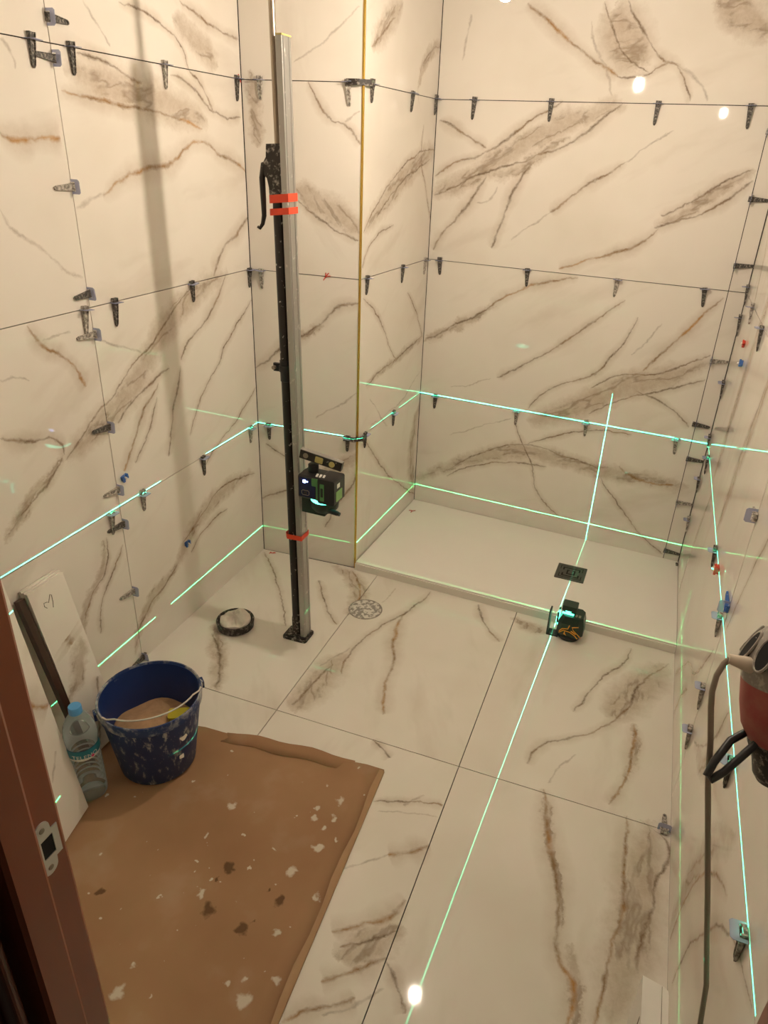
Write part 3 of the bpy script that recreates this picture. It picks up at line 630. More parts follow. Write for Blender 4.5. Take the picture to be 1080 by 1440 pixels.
# steel strike plate let into the left jamb
PZ = 0.948; yA, yB = YF - 0.006, YF - 0.0365
def yz_plate(mb, poly, x0, x1):
    n = len(poly)
    return mb.add([(x0, a, b) for a, b in poly] + [(x1, a, b) for a, b in poly], [tuple(range(n)), tuple(range(n, 2*n))[::-1]] + [(k, (k+1) % n, n+(k+1) % n, n+k) for k in range(n)])
sp = MB()
rim = lambda a0, a1, y, z, r: [(y + r * math.cos(math.radians(a)), z + r * math.sin(math.radians(a))) for a in range(a0, a1 + 1, 18)]
tab = 0.012
yz_plate(sp, [(yB + 0.001, PZ + 0.013)] + [(yA - 0.002, PZ + 0.013), (yA - 0.002, PZ + 0.020)] + [(yA - 0.010, PZ + 0.020)] + rim(0, 180, yB + 0.0105, PZ + 0.027, 0.0095), DX0 + 0.0002, DX0 + 0.0016)
yz_plate(sp, [(yB + 0.001, PZ - 0.013)] + rim(180, 360, yB + 0.0105, PZ - 0.027, 0.0095) + [(yA - 0.010, PZ - 0.020), (yA - 0.002, PZ - 0.020), (yA - 0.002, PZ - 0.013)], DX0 + 0.0002, DX0 + 0.0016)
sp.box((DX0 + 0.0002, yB + 0.001, PZ - 0.013), (DX0 + 0.0016, yB + 0.006, PZ + 0.013))
sp.box((DX0 + 0.0002, yB + 0.021, PZ - 0.013), (DX0 + 0.0016, yA - 0.002, PZ + 0.013))
spo = sp.build('strike_plate', 'strike_steel', dr)
MB().box((DX0 + 0.0001, yB + 0.006, PZ - 0.013), (DX0 + 0.0006, yB + 0.021, PZ + 0.013)).build('latch_hole', 'slot_black', spo)
for dz in (-0.027, 0.027):
    MB().tube([(DX0 + 0.0010, yB + 0.0105, PZ + dz), (DX0 + 0.0024, yB + 0.0105, PZ + dz)], [0.0036, 0.003], 12).build('screw', 'cable_grey', spo)

# ------------------------------------------------------------------ shower tray and drain
TZ = 0.034
tray = thing('shower_tray', 'low white rectangular shower tray filling the recess below the back wall', 'shower tray')
x0, x1 = XG + 0.006, WR - 0.0006
MB().prism([(x0, tray_y(x0)), (x1, tray_y(x1)), (x1, D2 + 0.002), (XGB + 0.002, D1 - 0.004)], 0.0, TZ, taper=[(x0, tray_y(x0) + 0.001), (x1, tray_y(x1) + 0.001), (x1, D2 + 0.001), (XGB + 0.002, D1 - 0.005)]).build('basin', 'tray_white', tray)
MB().prism([(x0, tray_y(x0) - 0.0075), (x1, tray_y(x1) - 0.0075), (x1, tray_y(x1) - 0.0005), (x0, tray_y(x0) - 0.0005)], 0.0005, TZ - 0.004).build('front_strip', tile_marble('F', 0.43, 1.73, -0.03, 0.03), tray)
dg = thing('drain_cover', 'square dark grey slotted drain cover on the white shower tray', 'drain cover', T(1.300, 0.300, TZ, -0.03))
h = 0.061
MB().rbox((-h, -h, 0.0), (h, h, 0.003), 0.004).build('plate', 'drain_grey', dg)
def ring(r, wd, gaps):
    m = MB()
    for k in range(4):
        R4 = Matrix.Rotation(k * math.pi / 2, 4, 'Z')
        if k in gaps: m.box((-r, r - wd, 0.0028), (-r * 0.35, r, 0.0034), R4); m.box((r * 0.35, r - wd, 0.0028), (r, r, 0.0034), R4)
        else: m.box((-r, r - wd, 0.0028), (r, r, 0.0034), R4)
    return m
for r, wd, g in ((0.047, 0.003, (1, 3)), (0.036, 0.0065, (1, 3)), (0.018, 0.0065, (0,))): ring(r, wd, g).build('slot', 'slot_black', dg)

# round floor drain with a dusty cover
rd = thing('round_drain_cover', 'round dusty grey drain cover set flush in the floor joint', 'drain cover', T(0.587, -0.245, 0))
MB().lathe([(0.066, 0), (0.066, 0.0016), (0.0645, 0.0022), (0.061, 0.0022), (0.061, 0.0)], 48, closed=True).build('rim', 'machine_grey', rd)
MB().lathe([(0.0608, 0.0004), (0.0608, 0.0014), (0.03, 0.0018), (0.0, 0.0019)], 48).build('disc', 'drain_dusty', rd)

# ------------------------------------------------------------------ hanging bulbs
def bulb(x, y, z, m, label, r=0.0185):
    t = thing('pendant_bulb', label, 'light bulb', T(x, y, z), 'bare bulbs hanging from the ceiling')
    MB().lathe([(0.0, -r)] + [(r * math.sin(math.radians(a)), -r * math.cos(math.radians(a))) for a in range(15, 136, 15)] + [(0.015, r * 1.25), (0.0135, r * 1.5)], 28).build('bulb', m, t)
    MB().lathe([(0.0, r * 1.5), (0.0145, r * 1.5), (0.0165, r * 1.6), (0.0165, r * 2.6), (0.010, r * 3.1), (0.004, r * 3.2), (0.0, r * 3.2)], 24).build('socket', 'black_plastic', t)
    MB().tube([(0, 0, r * 3.1), (0.004, 0, (ZC - z) * 0.5), (0, 0, ZC - z)], 0.003, 8).build('cord', 'black_plastic', t)
bulb(0.975, -0.465, 1.931, 'bulb_glass', 'lit warm bulb hanging over the floor in front of the shower')
bulb(1.285, -1.31, 1.865, 'bulb_glass_second', 'dimmer lit bulb hanging near the doorway', 0.0155)

# ------------------------------------------------------------------ tile levelling clips
def clip_meshes():
    st = MB()
    for s in (-1, 1): st.prism([(s*0.0125, 0.0), (s*0.0195, 0.0), (s*0.0195, 0.013), (s*0.0125, 0.013)][::s], -0.0007, 0.0007, Matrix.Rotation(math.pi/2, 4, 'X') )
    st.prism([(-0.0195, 0.0128), (0.0195, 0.0128), (0.0195, 0.023), (0.015, 0.028), (-0.015, 0.028), (-0.0195, 0.023)], -0.0007, 0.0007, Matrix.Rotation(math.pi/2, 4, 'X'))
    strap = st.build('strap', 'strap_clear')
    wd = MB()
    L0, L1 = -0.014, 0.062
    wd.add([(-0.0105, L0, 0.0006), (0.0105, L0, 0.0006), (0.0058, L1, 0.0006), (-0.0058, L1, 0.0006),
            (-0.0105, L0, 0.0085), (0.0105, L0, 0.0085), (0.0058, L1, 0.0032), (-0.0058, L1, 0.0032)],
           [(0,3,2,1),(4,5,6,7),(0,1,5,4),(1,2,6,5),(2,3,7,6),(3,0,4,7)])
    for s in (-1, 1):      # raised side rails
        wd.add([(s*0.0105, L0, 0.008), (s*0.0078, L0, 0.008), (s*0.0040, L1, 0.003), (s*0.0060, L1, 0.003),
                (s*0.0105, L0, 0.0122), (s*0.0078, L0, 0.0122), (s*0.0040, L1, 0.0056), (s*0.0060, L1, 0.0056)],
               [(0,3,2,1),(4,5,6,7),(0,1,5,4),(1,2,6,5),(2,3,7,6),(3,0,4,7)])
    wd.add([(-0.0058, L1 - .001, 0.0006), (0.0058, L1 - .001, 0.0006), (0.0028, L1 + 0.006, 0.0006), (-0.0028, L1 + 0.006, 0.0006), (-0.0058, L1 - .001, 0.0056), (0.0058, L1 - .001, 0.0056), (0.0028, L1 + 0.006, 0.0040), (-0.0028, L1 + 0.006, 0.0040)],
           [(0,3,2,1),(4,5,6,7),(0,1,5,4),(1,2,6,5),(2,3,7,6),(3,0,4,7)])
    ws = [wd.build('wedge', k) for k in ('wedge_dark', 'wedge_dusty', 'wedge_blue')]
    me = [strap.data] + [q.data for q in ws]
    for q in [strap] + ws: bpy.data.objects.remove(q)
    return me
STRAP, WDARK, WDUSTY, WBLUE = clip_meshes()
def put_clip(wall, a, z, tail, label, group, wedge=None, strap=True, dirs=None, base=None):
    o, ea, nn = WALLS[wall] if wall else dirs
    p = wall_pt(wall, a, z, 0.0004) if wall else Vector(base)
    td = {'d': Vector((0, 0, -1)), 'u': Vector((0, 0, 1)), 'l': -ea, 'r': ea}[tail].copy()
    if wall == 'R' and tail == 'l': td = ea.copy()
    ang = random.uniform(-0.10, 0.10); td.rotate(Matrix.Rotation(ang, 3, nn))
    xd = td.cross(nn)
    M = Matrix(((xd.x, td.x, nn.x, p.x), (xd.y, td.y, nn.y, p.y), (xd.z, td.z, nn.z, p.z), (0, 0, 0, 1)))
    t = thing('leveling_clip', label, 'tile clip', M @ Matrix.Scale(0.88, 4), group)
    if strap:
        q = bpy.data.objects.new('strap', STRAP); COL.objects.link(q); q.parent = t
    k = wedge or random.choice([WDARK, WDARK, WDUSTY])
    slide = random.uniform(-0.004, 0.010)
    q = bpy.data.objects.new('wedge', k); COL.objects.link(q); q.parent = t; q.location = (0, slide, 0)
    q.scale = (1, random.uniform(0.92, 1.1), 1)
    return t
WN = {'L': 'left wall', 'P': 'pillar face', 'S': 'shower side wall', 'K': 'back wall', 'R': 'right wall'}
REF = {'L': 'pillar corner', 'P': 'left wall corner', 'S': 'gold corner', 'K': 'shower side wall', 'R': 'back wall corner'}
JN = {'z3': 'upper joint', 'z2': 'middle joint', 'z1': 'laser joint'}
ORD = ['first', 'second', 'third', 'fourth', 'fifth', 'sixth', 'seventh', 'eighth', 'ninth', 'tenth']
for wk, rows in CLIPS.items():
    for jn, tail, pts in rows:
        hor = jn in JN
        pts = sorted(pts, key=lambda q: (-q[0] if wk in 'LR' else q[0]) if hor else q[1])      # along the wall, or up from the floor
        for i, (a, z) in enumerate(pts):
            if hor:
                z = {'z1': Z1, 'z2': Z2, 'z3': Z3}[jn]
                put_clip(wk, a, z, tail, f'wedge clip on {JN[jn]} of the {WN[wk]}, {ORD[i]} from the {REF[wk]}', f'clips on the {JN[jn]} of the {WN[wk]}')
            elif wk == 'L':
                if tail == 'r': put_clip(wk, J_LEFT, z, tail, 'sideways wedge clip above the upper joint crossing of the left wall', None)
                else: put_clip(wk, J_LEFT, z, tail, f'sideways wedge clip on the vertical joint of the left wall, {ORD[i]} from the floor', 'clips on the vertical joint of the left wall', wedge=WDUSTY if i % 2 else None)
            elif wk == 'K':
                put_clip(wk, A_BACK, z, tail, f'sideways wedge clip on the vertical joint of the back wall, {ORD[i]} above the tray', 'clips on the vertical joint of the back wall', wedge=[WDARK, WDUSTY][i % 3 == 1])
            elif jn == 'B':
                put_clip(wk, D2 - 0.032, z, 'd', f'lilac strapped clip in the back right wall corner, {ORD[i]} above the tray', 'clips along the corner of the back and right walls')
            else:
                blue = i == 2
                put_clip(wk, J_RIGHT, z, 'l' if i > 1 else 'd', 'blue wedge clip pushed through a lilac strap on the right wall' if blue else f'lilac strapped wedge clip on the vertical joint of the right wall, {ORD[i]} from the floor',
                         None if blue else 'clips on the vertical joint of the right wall', wedge=WBLUE if blue else WDUSTY)
# floor clip at the end of the cross joint
put_clip(None, 0, 0, 'l', 'cemented wedge clip standing on the floor joint beside the right wall', None, wedge=WDUSTY, dirs=(None, Vector((0, -1, 0)), Vector((0, 0, 1))), base=(1.712, -0.865, 0.0005))
# black bar clamped across the outer corner of the pillar at the upper and the laser joint
for z, lab in ((Z3, 'dark bar wrapped around the gold corner at the upper joint'), (Z1, 'green lit dark bar wrapped around the gold corner above the laser')):
    m = MB(); e1, e2 = WALLS['P'][1], WALLS['S'][1]; n1, n2 = WALLS['P'][2], WALLS['S'][2]
    c = Vector((XG, YG, z)); hgt = 0.0085
    path = [wall_pt('P', LEN['P'] - 0.052, z), wall_pt('P', LEN['P'] - 0.010, z), wall_pt('S', 0.010, z), wall_pt('S', 0.045, z)]
    ns = [n1, n1, n2, n2]
    vs = []
    for off in (0.0135, 0.0195):
        for pth, nn in zip(path, ns):
            for dz in (-hgt, hgt): vs.append(pth + nn * off + Vector((0, 0, dz)))
    fs = []
    for k in range(3):
        a = k * 2; fs += [(a, a+2, a+3, a+1), (8+a, 8+a+1, 8+a+3, 8+a+2), (a, 8+a, 8+a+2, a+2), (a+1, a+3, 8+a+3, 8+a+1)]
    fs += [(0, 1, 9, 8), (6, 14, 15, 7)]
    tag(m.add(vs, fs).build('corner_clamp', 'black_crusted'), lab, 'clamp')
# loose blue and red pieces on walls and floor
def stub(name, wall, a, z, m, label, cat, rot=0.0, s=1.0):
    o, ea, nn = WALLS[wall]; p = wall_pt(wall, a, z, 0.0003)
    xd = ea.copy(); xd.rotate(Matrix.Rotation(rot, 3, nn)); yd = nn.cross(xd)
    M = Matrix(((xd.x, yd.x, nn.x, p.x), (xd.y, yd.y, nn.y, p.y), (xd.z, yd.z, nn.z, p.z), (0, 0, 0, 1))) @ Matrix.Scale(s, 4)
    t = thing(name, label, cat, M)
    b = MB(); b.rbox((-0.016, -0.010, 0.0), (0.016, 0.010, 0.007), 0.003); b.box((-0.017, -0.0125, 0.0068), (-0.008, 0.0125, 0.013)); b.box((0.006, -0.009, 0.0068), (0.015, 0.009, 0.011)); b.build('body', m, t)
    MB().lathe([(0.0045, 0.007), (0.0045, 0.016), (0.003, 0.018), (0, 0.018)], 12, Matrix.Translation((-0.002, 0, 0))).build('stem', 'ceramic_white', t)
stub('blue_spacer', 'L', -0.790, 0.675, 'wedge_blue', 'small broken blue spacer on the left wall beside the vertical joint', 'spacer', 0.2, 0.8)
stub('blue_spacer', 'L', -0.525, 0.305, 'wedge_blue', 'small blue spacer stuck low on the left wall above the bucket', 'spacer', 0.0, 0.8)
stub('red_spacer', 'R', -0.45, 0.592, 'clip_red', 'red plastic spacer sticking out of the right wall', 'spacer', 0.1, 1.0)
stub('blue_spacer', 'R', 0.20, 1.02, 'wedge_blue', 'small blue spacer high on the right wall near the shower corner', 'spacer', 0.4, 0.9)
stub('red_spacer', 'R', 0.27, 1.07, 'clip_red', 'small red spacer high on the right wall above the blue one', 'spacer', 0.9, 0.7)
def bit(p, n, m, label, s=1.0, seed=0):
    rr = random.Random(seed); b = MB(); n = Vector(n); q = n.to_track_quat('Z', 'Y').to_matrix().to_4x4(); q.translation = Vector(p)
    for k in range(4):
        a = rr.uniform(0, 6.28); d = rr.uniform(0.003, 0.008) * s
        b.tube([(0, 0, 0.0015 * s), (math.cos(a) * d, math.sin(a) * d, (0.001 + 0.004 * rr.random()) * s), (math.cos(a) * 2 * d, math.sin(a) * 2 * d, 0.0015 * s)], 0.0014 * s, 6, q)
    return tag(b.build('plastic_crumb', m), label, 'debris')
bit(wall_pt('P', 0.300, Z2, 0.0), WALLS['P'][2], 'clip_red', 'torn red plastic scrap in the middle joint of the pillar', 1.2, 1)
bit((0.055, -0.020, 0.0), (0, 0, 1), 'clip_red', 'torn red plastic scrap on the floor at the pillar foot', 1.1, 2)
bit((0.500, 0.560, TZ), (0, 0, 1), 'clip_red', 'torn red plastic scrap on the shower tray in the corner', 1.2, 3)
bit(wall_pt('L', -0.020, Z3, 0.0), WALLS['L'][2], 'clip_red', 'torn red plastic scrap in the upper joint at the left corner', 1.2, 4)

# ------------------------------------------------------------------ telescopic prop, straightedge and the laser on it
lean = Matrix.Rotation(-0.017, 4, 'Y')
pr_ = thing('telescopic_prop', 'black telescopic support prop with steel rod standing before the pillar', 'support prop', T(0.420, -0.490, 0) @ lean)
fp = MB(); fp.rbox((-0.042, -0.040, 0), (0.052, 0.034, 0.009), 0.010); fp.rbox((-0.035, -0.033, 0.009), (0.045, 0.027, 0.014), 0.010); fp.build('foot', 'black_crusted', pr_)
MB().lathe([(0.0150, 0.014), (0.0175, 0.014), (0.0175, 0.075), (0.0150, 0.085)], 20, closed=True).build('foot_joint', 'black_crusted', pr_)
MB().tube([(0, 0, 0.014), (0, 0, 1.52)], 0.0150, 20).build('outer_tube', 'black_steel', pr_)
MB().lathe([(0.0150, 0.955), (0.0172, 0.956), (0.0172, 1.02), (0.0150, 1.021)], 20, closed=True).build('collar', 'black_plastic', pr_)
MB().tube([(0.004, 0.004, 1.5), (0.004, 0.004, ZC - 0.012)], 0.0082, 16).build('inner_rod', 'rod_steel', pr_)
MB().rbox((-0.045, -0.035, ZC - 0.012), (0.045, 0.035, ZC - 0.001), 0.01).build('head_pad', 'black_plastic', pr_)
g = MB()
prof = [(0.022, 1.605), (-0.020, 1.603), (-0.022, 1.572), (-0.030, 1.560), (-0.030, 1.528), (-0.022, 1.520), (-0.017, 1.497), (-0.016, 1.462), (0.022, 1.462)]
RX = Matrix.Rotation(math.pi / 2, 4, 'X')
g.prism(prof, -0.017, 0.017, RX); grip = g.build('grip_housing', 'black_crusted', pr_)
lv = MB(); lv.tube([(-0.020, 0, 1.556), (-0.038, 0, 1.552), (-0.046, 0, 1.520), (-0.046, 0, 1.470), (-0.046, 0, 1.425), (-0.052, 0, 1.402), (-0.062, 0, 1.390), (-0.068, 0, 1.394)], [0.010, 0.010, 0.0085, 0.0080, 0.0068, 0.0055, 0.0045, 0.004], 10); lv.build('lever', 'black_steel', pr_)
cl = MB(); cl.lathe([(0.0168, 0.985), (0.0205, 0.986), (0.0205, 1.004), (0.0168, 1.005)], 20, closed=True); cl.rbox((-0.040, -0.006, 0.984), (-0.017, 0.006, 1.008), 0.003); clo = cl.build('clamp_ring', 'black_plastic', pr_)
MB().tube([(-0.034, -0.016, 0.996), (-0.034, 0.016, 0.996)], 0.006, 10).build('clamp_screw', 'cable_grey', clo)

se = thing('straightedge', 'grey aluminium straightedge taped upright to the black prop', 'straightedge', T(0.4530, -0.487, 0) @ lean)
SE = 1.845
b = MB(); b.rbox((-0.0095, -0.026, 0.0145), (0.0095, 0.024, SE), 0.0025)
b.box((0.0093, -0.020, 0.0145), (0.0108, -0.012, SE)); b.box((0.0093, 0.010, 0.0145), (0.0108, 0.018, SE)); b.build('bar', 'aluminium', se)
MB().rbox((-0.0100, -0.0265, SE), (0.0112, 0.0245, SE + 0.004), 0.0025).build('end_cap', 'yellow_vial', se)
def tape(z, hh, tilt, label):
    m = MB(); x0, x1, y0, y1 = -0.0525, 0.0116, -0.0275, 0.0255
    loop = [(x0, y0 + 0.012), (x0 + 0.010, y0), (x1, y0), (x1, y1), (x0 + 0.010, y1), (x0, y1 - 0.012)]
    n = len(loop); vs = []
    for i, (x, y) in enumerate(loop):
        zz = z + tilt * (x - x0)
        for q in (0, hh): vs.append((x, y, zz + q))
    m.add(vs, [(2*k, 2*((k+1) % n), 2*((k+1) % n) + 1, 2*k + 1) for k in range(n)])
    o = m.build('tape_band', 'red_tape', se); sd = o.modifiers.new('thick', 'SOLIDIFY'); sd.thickness = 0.0006; sd.offset = 1; return o
tape(1.458, 0.021, 0.10, ''); tape(1.427, 0.017, 0.10, ''); tape(0.413, 0.018, 0.02, '')

# laser level clamped to the straightedge
yaw = -0.03
lz = thing('laser_level', 'black and green laser level clamped to the straightedge above the floor', 'laser level', T(0.5080, -0.512, 0.5925, yaw))
m = MB(); m.rbox((-0.034, -0.046, 0.010), (0.080, 0.030, 0.088), 0.007, axis=0); m.build('body', 'black_plastic', lz)
MB().rbox((-0.030, -0.0475, 0.018), (0.026, -0.0455, 0.082), 0.004, axis=1).build('display_window', 'display_blue', lz)
MB().rbox((0.0295, -0.0480, 0.012), (0.0345, -0.0450, 0.086), 0.001, axis=1).build('seam_strip', 'green_accent', lz)
MB().rbox((0.014, -0.0484, 0.060), (0.031, -0.0470, 0.086), 0.003, axis=1).build('accent_patch', 'green_accent', lz)
bt = MB(); bt.rbox((0.036, -0.0500, 0.006), (0.094, 0.024, 0.090), 0.006, axis=1); bto = bt.build('battery_pack', 'black_plastic', lz)
MB().rbox((0.0445, -0.0515, 0.016), (0.0585, -0.0495, 0.074), 0.002, axis=1).build('battery_stripe', 'green_accent', bto)
MB().rbox((0.0475, -0.0522, 0.030), (0.0555, -0.0512, 0.060), 0.001, axis=1).build('battery_lettering', 'black_plastic', bto)
MB().rbox((0.0935, -0.038, 0.016), (0.0955, 0.004, 0.050), 0.002, axis=0).build('battery_label', 'battery_green', bto)
MB().box((0.0935, -0.030, 0.060), (0.0950, -0.012, 0.074)).build('battery_mark', 'white_print', bto)
for k in range(3): MB().prism([(0.022 + k*0.012, -0.036), (0.029 + k*0.012, -0.036), (0.024 + k*0.012, -0.016), (0.017 + k*0.012, -0.016)], 0.0880, 0.0905).build('battery_light', 'white_print', lz)
MB().rbox((-0.016, -0.0492, 0.066), (-0.006, -0.0472, 0.076), 0.002, axis=1).build('led', 'led_blue', lz)
MB().rbox((-0.003, -0.0490, 0.069), (0.001, -0.0472, 0.073), 0.001, axis=1).build('led', 'led_blue', lz)
ring_ = MB(); ring_.tube([(-0.021 + 0.026 * q[0], -0.0478, 0.024 + 0.016 * q[1]) for q in ((0.15, 0), (0.85, 0), (1, 0.2), (1, 0.8), (0.85, 1), (0.15, 1), (0, 0.8), (0, 0.2))], 0.0011, 6, closed=True); ring_.build('button_ring', 'cable_grey', lz)
MB().rbox((-0.014, -0.0490, 0.028), (-0.002, -0.0470, 0.036), 0.002, axis=1).build('button', 'black_plastic', lz)
MB().lathe([(0.044, -0.0085), (0.046, -0.006), (0.020, -0.0035), (0.0, -0.003)], 32, Matrix.Translation((0.030, 0.012, 0))).build('lens_cone', 'laser_glow', lz)
LC = Matrix.Translation((0.030, 0.012, 0)); br = MB(); br.lathe([(0.0, -0.046), (0.034, -0.046), (0.044, -0.034), (0.046, -0.012), (0.044, -0.0086), (0, -0.0086)], 32, LC)
br.rbox((-0.045, -0.010, -0.060), (0.040, 0.022, -0.008), 0.004); br.rbox((-0.0445, 0.002, -0.060), (-0.034, 0.024, 0.080), 0.003); br.build('bracket', 'green_body', lz)
ar = MB(); ar.tube([(0.020, -0.010, -0.030), (0.090, -0.018, -0.034)], [0.010, 0.008], 12); ar.tube([(0.088, -0.0178, -0.034), (0.098, -0.019, -0.0345)], 0.0065, 10); ar.build('clamp_handle', 'black_plastic', lz)
MB().lathe([(0.017, 0.088), (0.017, 0.112), (0.012, 0.116), (0, 0.116)], 20, Matrix.Translation((-0.004, 0.0, 0))).build('top_knob', 'black_plastic', lz)
# small spirit level resting on the laser
sl = thing('spirit_level', 'short scuffed black spirit level lying tilted on top of the laser', 'spirit level', T(0.5080, -0.512, 0.5925, yaw) @ T(0.026, -0.002, 0.1345, 0.12, 0.0, 0.20))
b = MB(); b.rbox((-0.070, -0.010, -0.015), (0.070, 0.010, 0.015), 0.003, axis=0); slo = b.build('frame', 'black_steel', sl)
MB().box((-0.070, -0.0085, 0.0148), (0.070, 0.0085, 0.0162)).build('top_edge', 'aluminium', sl)
MB().rbox((-0.018, -0.0115, -0.010), (0.008, -0.0095, 0.010), 0.003, axis=1).build('vial', 'yellow_vial', sl)
MB().lathe([(0.0095, 0), (0.0095, 0.0018), (0.0, 0.0018)], 20, Matrix.Translation((0.038, -0.0098, 0)) @ Matrix.Rotation(math.pi/2, 4, 'X')).build('vial', 'yellow_vial', sl)
MB().lathe([(0.0085, 0), (0.0085, 0.0018), (0.0, 0.0018)], 20, Matrix.Translation((-0.050, -0.0098, 0)) @ Matrix.Rotation(math.pi/2, 4, 'X')).build('vial', 'cable_grey', sl)

# ------------------------------------------------------------------ floor laser in front of the tray
fz = thing('floor_laser', 'dark green laser level with orange stripes standing before the shower tray', 'laser level', T(1.350, -0.098, 0, math.atan2(-0.0459, 1)))
m = MB(); m.lathe([(0.0, 0), (0.036, 0), (0.040, 0.004), (0.040, 0.014), (0.034, 0.020), (0, 0.020)], 28); m.build('base', 'black_plastic', fz)
body = [(-0.044, -0.030), (-0.030, -0.045), (0.034, -0.045), (0.052, -0.028), (0.052, 0.030), (0.036, 0.046), (-0.030, 0.046), (-0.044, 0.032)]
sc = lambda k, dx=0: [(x * k + dx, y * k) for x, y in body]
m = MB(); m.prism(sc(0.80), 0.018, 0.034, taper=sc(1.0)); m.prism(body, 0.034, 0.078, taper=sc(0.96)); m.prism(sc(0.96), 0.078, 0.1065, taper=sc(0.78, 0.004)); m.build('body', 'green_body', fz)
hd = MB(); hd.rbox((-0.038, -0.022, 0.122), (0.016, 0.022, 0.142), 0.005); hd.rbox((-0.002, 0.014, 0.104), (0.014, 0.021, 0.124), 0.002); hdo = hd.build('laser_head', 'green_body', fz)
MB().lathe([(0.011, 0.1066), (0.009, 0.113), (0.004, 0.1155), (0, 0.1155)], 20, Matrix.Translation((-0.015, 0.003, 0))).build('lens', 'laser_glow', hdo)
MB().rbox((-0.034, -0.0205, 0.1068), (0.008, -0.0185, 0.1135), 0.001, axis=1).build('lens_window', 'laser_glow', hdo)
sw = MB(); sw.rbox((-0.0505, -0.022, 0.062), (-0.0435, -0.016, 0.104), 0.001); sw.rbox((-0.0505, 0.016, 0.062), (-0.0435, 0.022, 0.104), 0.001); sw.build('side_window_frame', 'green_body', fz)
MB().rbox((-0.0475, -0.014, 0.048), (-0.0435, 0.014, 0.096), 0.001).build('side_window', 'laser_glow', fz)
up = MB(); up.rbox((-0.080, -0.026, 0.0), (-0.074, 0.012, 0.105), 0.002); up.rbox((-0.080, -0.026, 0.0), (-0.036, 0.012, 0.006), 0.002); up.build('wall_bracket', 'black_plastic', fz)
def stripe(pts, r=0.0018):
    return MB().tube(pts, r, 6).build('orange_line', 'orange_stripe', fz)
ys = lambda x: -0.0462
stripe([(-0.032, -0.0445, 0.044), (-0.022, -0.0465, 0.058), (-0.002, -0.0458, 0.062), (0.002, -0.0445, 0.078)])
stripe([(-0.032, -0.0445, 0.037), (-0.018, -0.0465, 0.052), (0.006, -0.0465, 0.050), (0.026, -0.0465, 0.040), (0.036, -0.044, 0.028)])
stripe([(0.034, -0.0425, 0.078), (0.012, -0.0455, 0.072), (0.018, -0.0460, 0.060), (0.034, -0.0462, 0.048), (0.046, -0.036, 0.030)])
stripe([(0.010, -0.0463, 0.056), (0.028, -0.0463, 0.047)], 0.0022)
MB().add([(-0.016, -0.0466, 0.036), (-0.004, -0.0466, 0.032), (-0.009, -0.0466, 0.038), (-0.012, -0.0466, 0.050), (-0.016, -0.0452, 0.036), (-0.004, -0.0452, 0.032), (-0.009, -0.0452, 0.038), (-0.012, -0.0452, 0.050)],
         [(0,1,2,3),(7,6,5,4),(0,4,5,1),(1,5,6,2),(2,6,7,3),(3,7,4,0)]).build('flame_mark', 'orange_stripe', fz)
for x in (0.014, 0.026): MB().rbox((x, -0.024, 0.1060), (x + 0.008, -0.010, 0.1085), 0.001).build('button', 'cable_grey', fz)

# ------------------------------------------------------------------ bowl with plaster
bw = thing('rubber_bowl', 'shallow black rubber bowl of wet plaster on the floor near the left wall', 'bowl', T(0.188, -0.535, 0))
MB().lathe([(0, 0), (0.058, 0), (0.066, 0.004), (0.069, 0.030), (0.067, 0.034), (0.062, 0.033), (0.058, 0.022), (0.0, 0.020)], 48).build('shell', 'rubber_black', bw)
pl = MB(); rr = random.Random(3); n = 36; vs = []; prof = [(0.0, 0.040), (0.009, 0.040), (0.018, 0.041), (0.026, 0.040), (0.034, 0.040), (0.041, 0.039), (0.048, 0.038), (0.054, 0.036), (0.059, 0.034), (0.0605, 0.026)]
ph = [rr.uniform(0, 6.28) for _ in range(4)]
for r, z in prof:
    for k in range(n):
        a = 2 * math.pi * k / n
        hgt = z + (0.004 * math.sin(3 * a + ph[0]) * r / 0.06 + 0.003 * math.sin(7 * a + ph[1] + r * 90)) * (1 if 0.01 < r < 0.055 else 0.2)
        x, y = r * math.cos(a), r * math.sin(a); hgt += 0.004 * math.sin(60 * x + 9) * math.sin(140 * y) + 0.034 * math.exp(-(((x - 0.016) ** 2 + (y - 0.018) ** 2) / 0.0006)) + 0.010 * math.exp(-(((x + 0.03) ** 2 + (y + 0.01) ** 2) / 0.0005))
        vs.append((x * 0.93, y * 0.93, hgt - 0.001))
pl.add(vs, [(i*n + k, i*n + (k+1) % n, (i+1)*n + (k+1) % n, (i+1)*n + k) for i in range(len(prof) - 1) for k in range(n)], True)
pl.build('plaster', 'plaster_wet', bw)

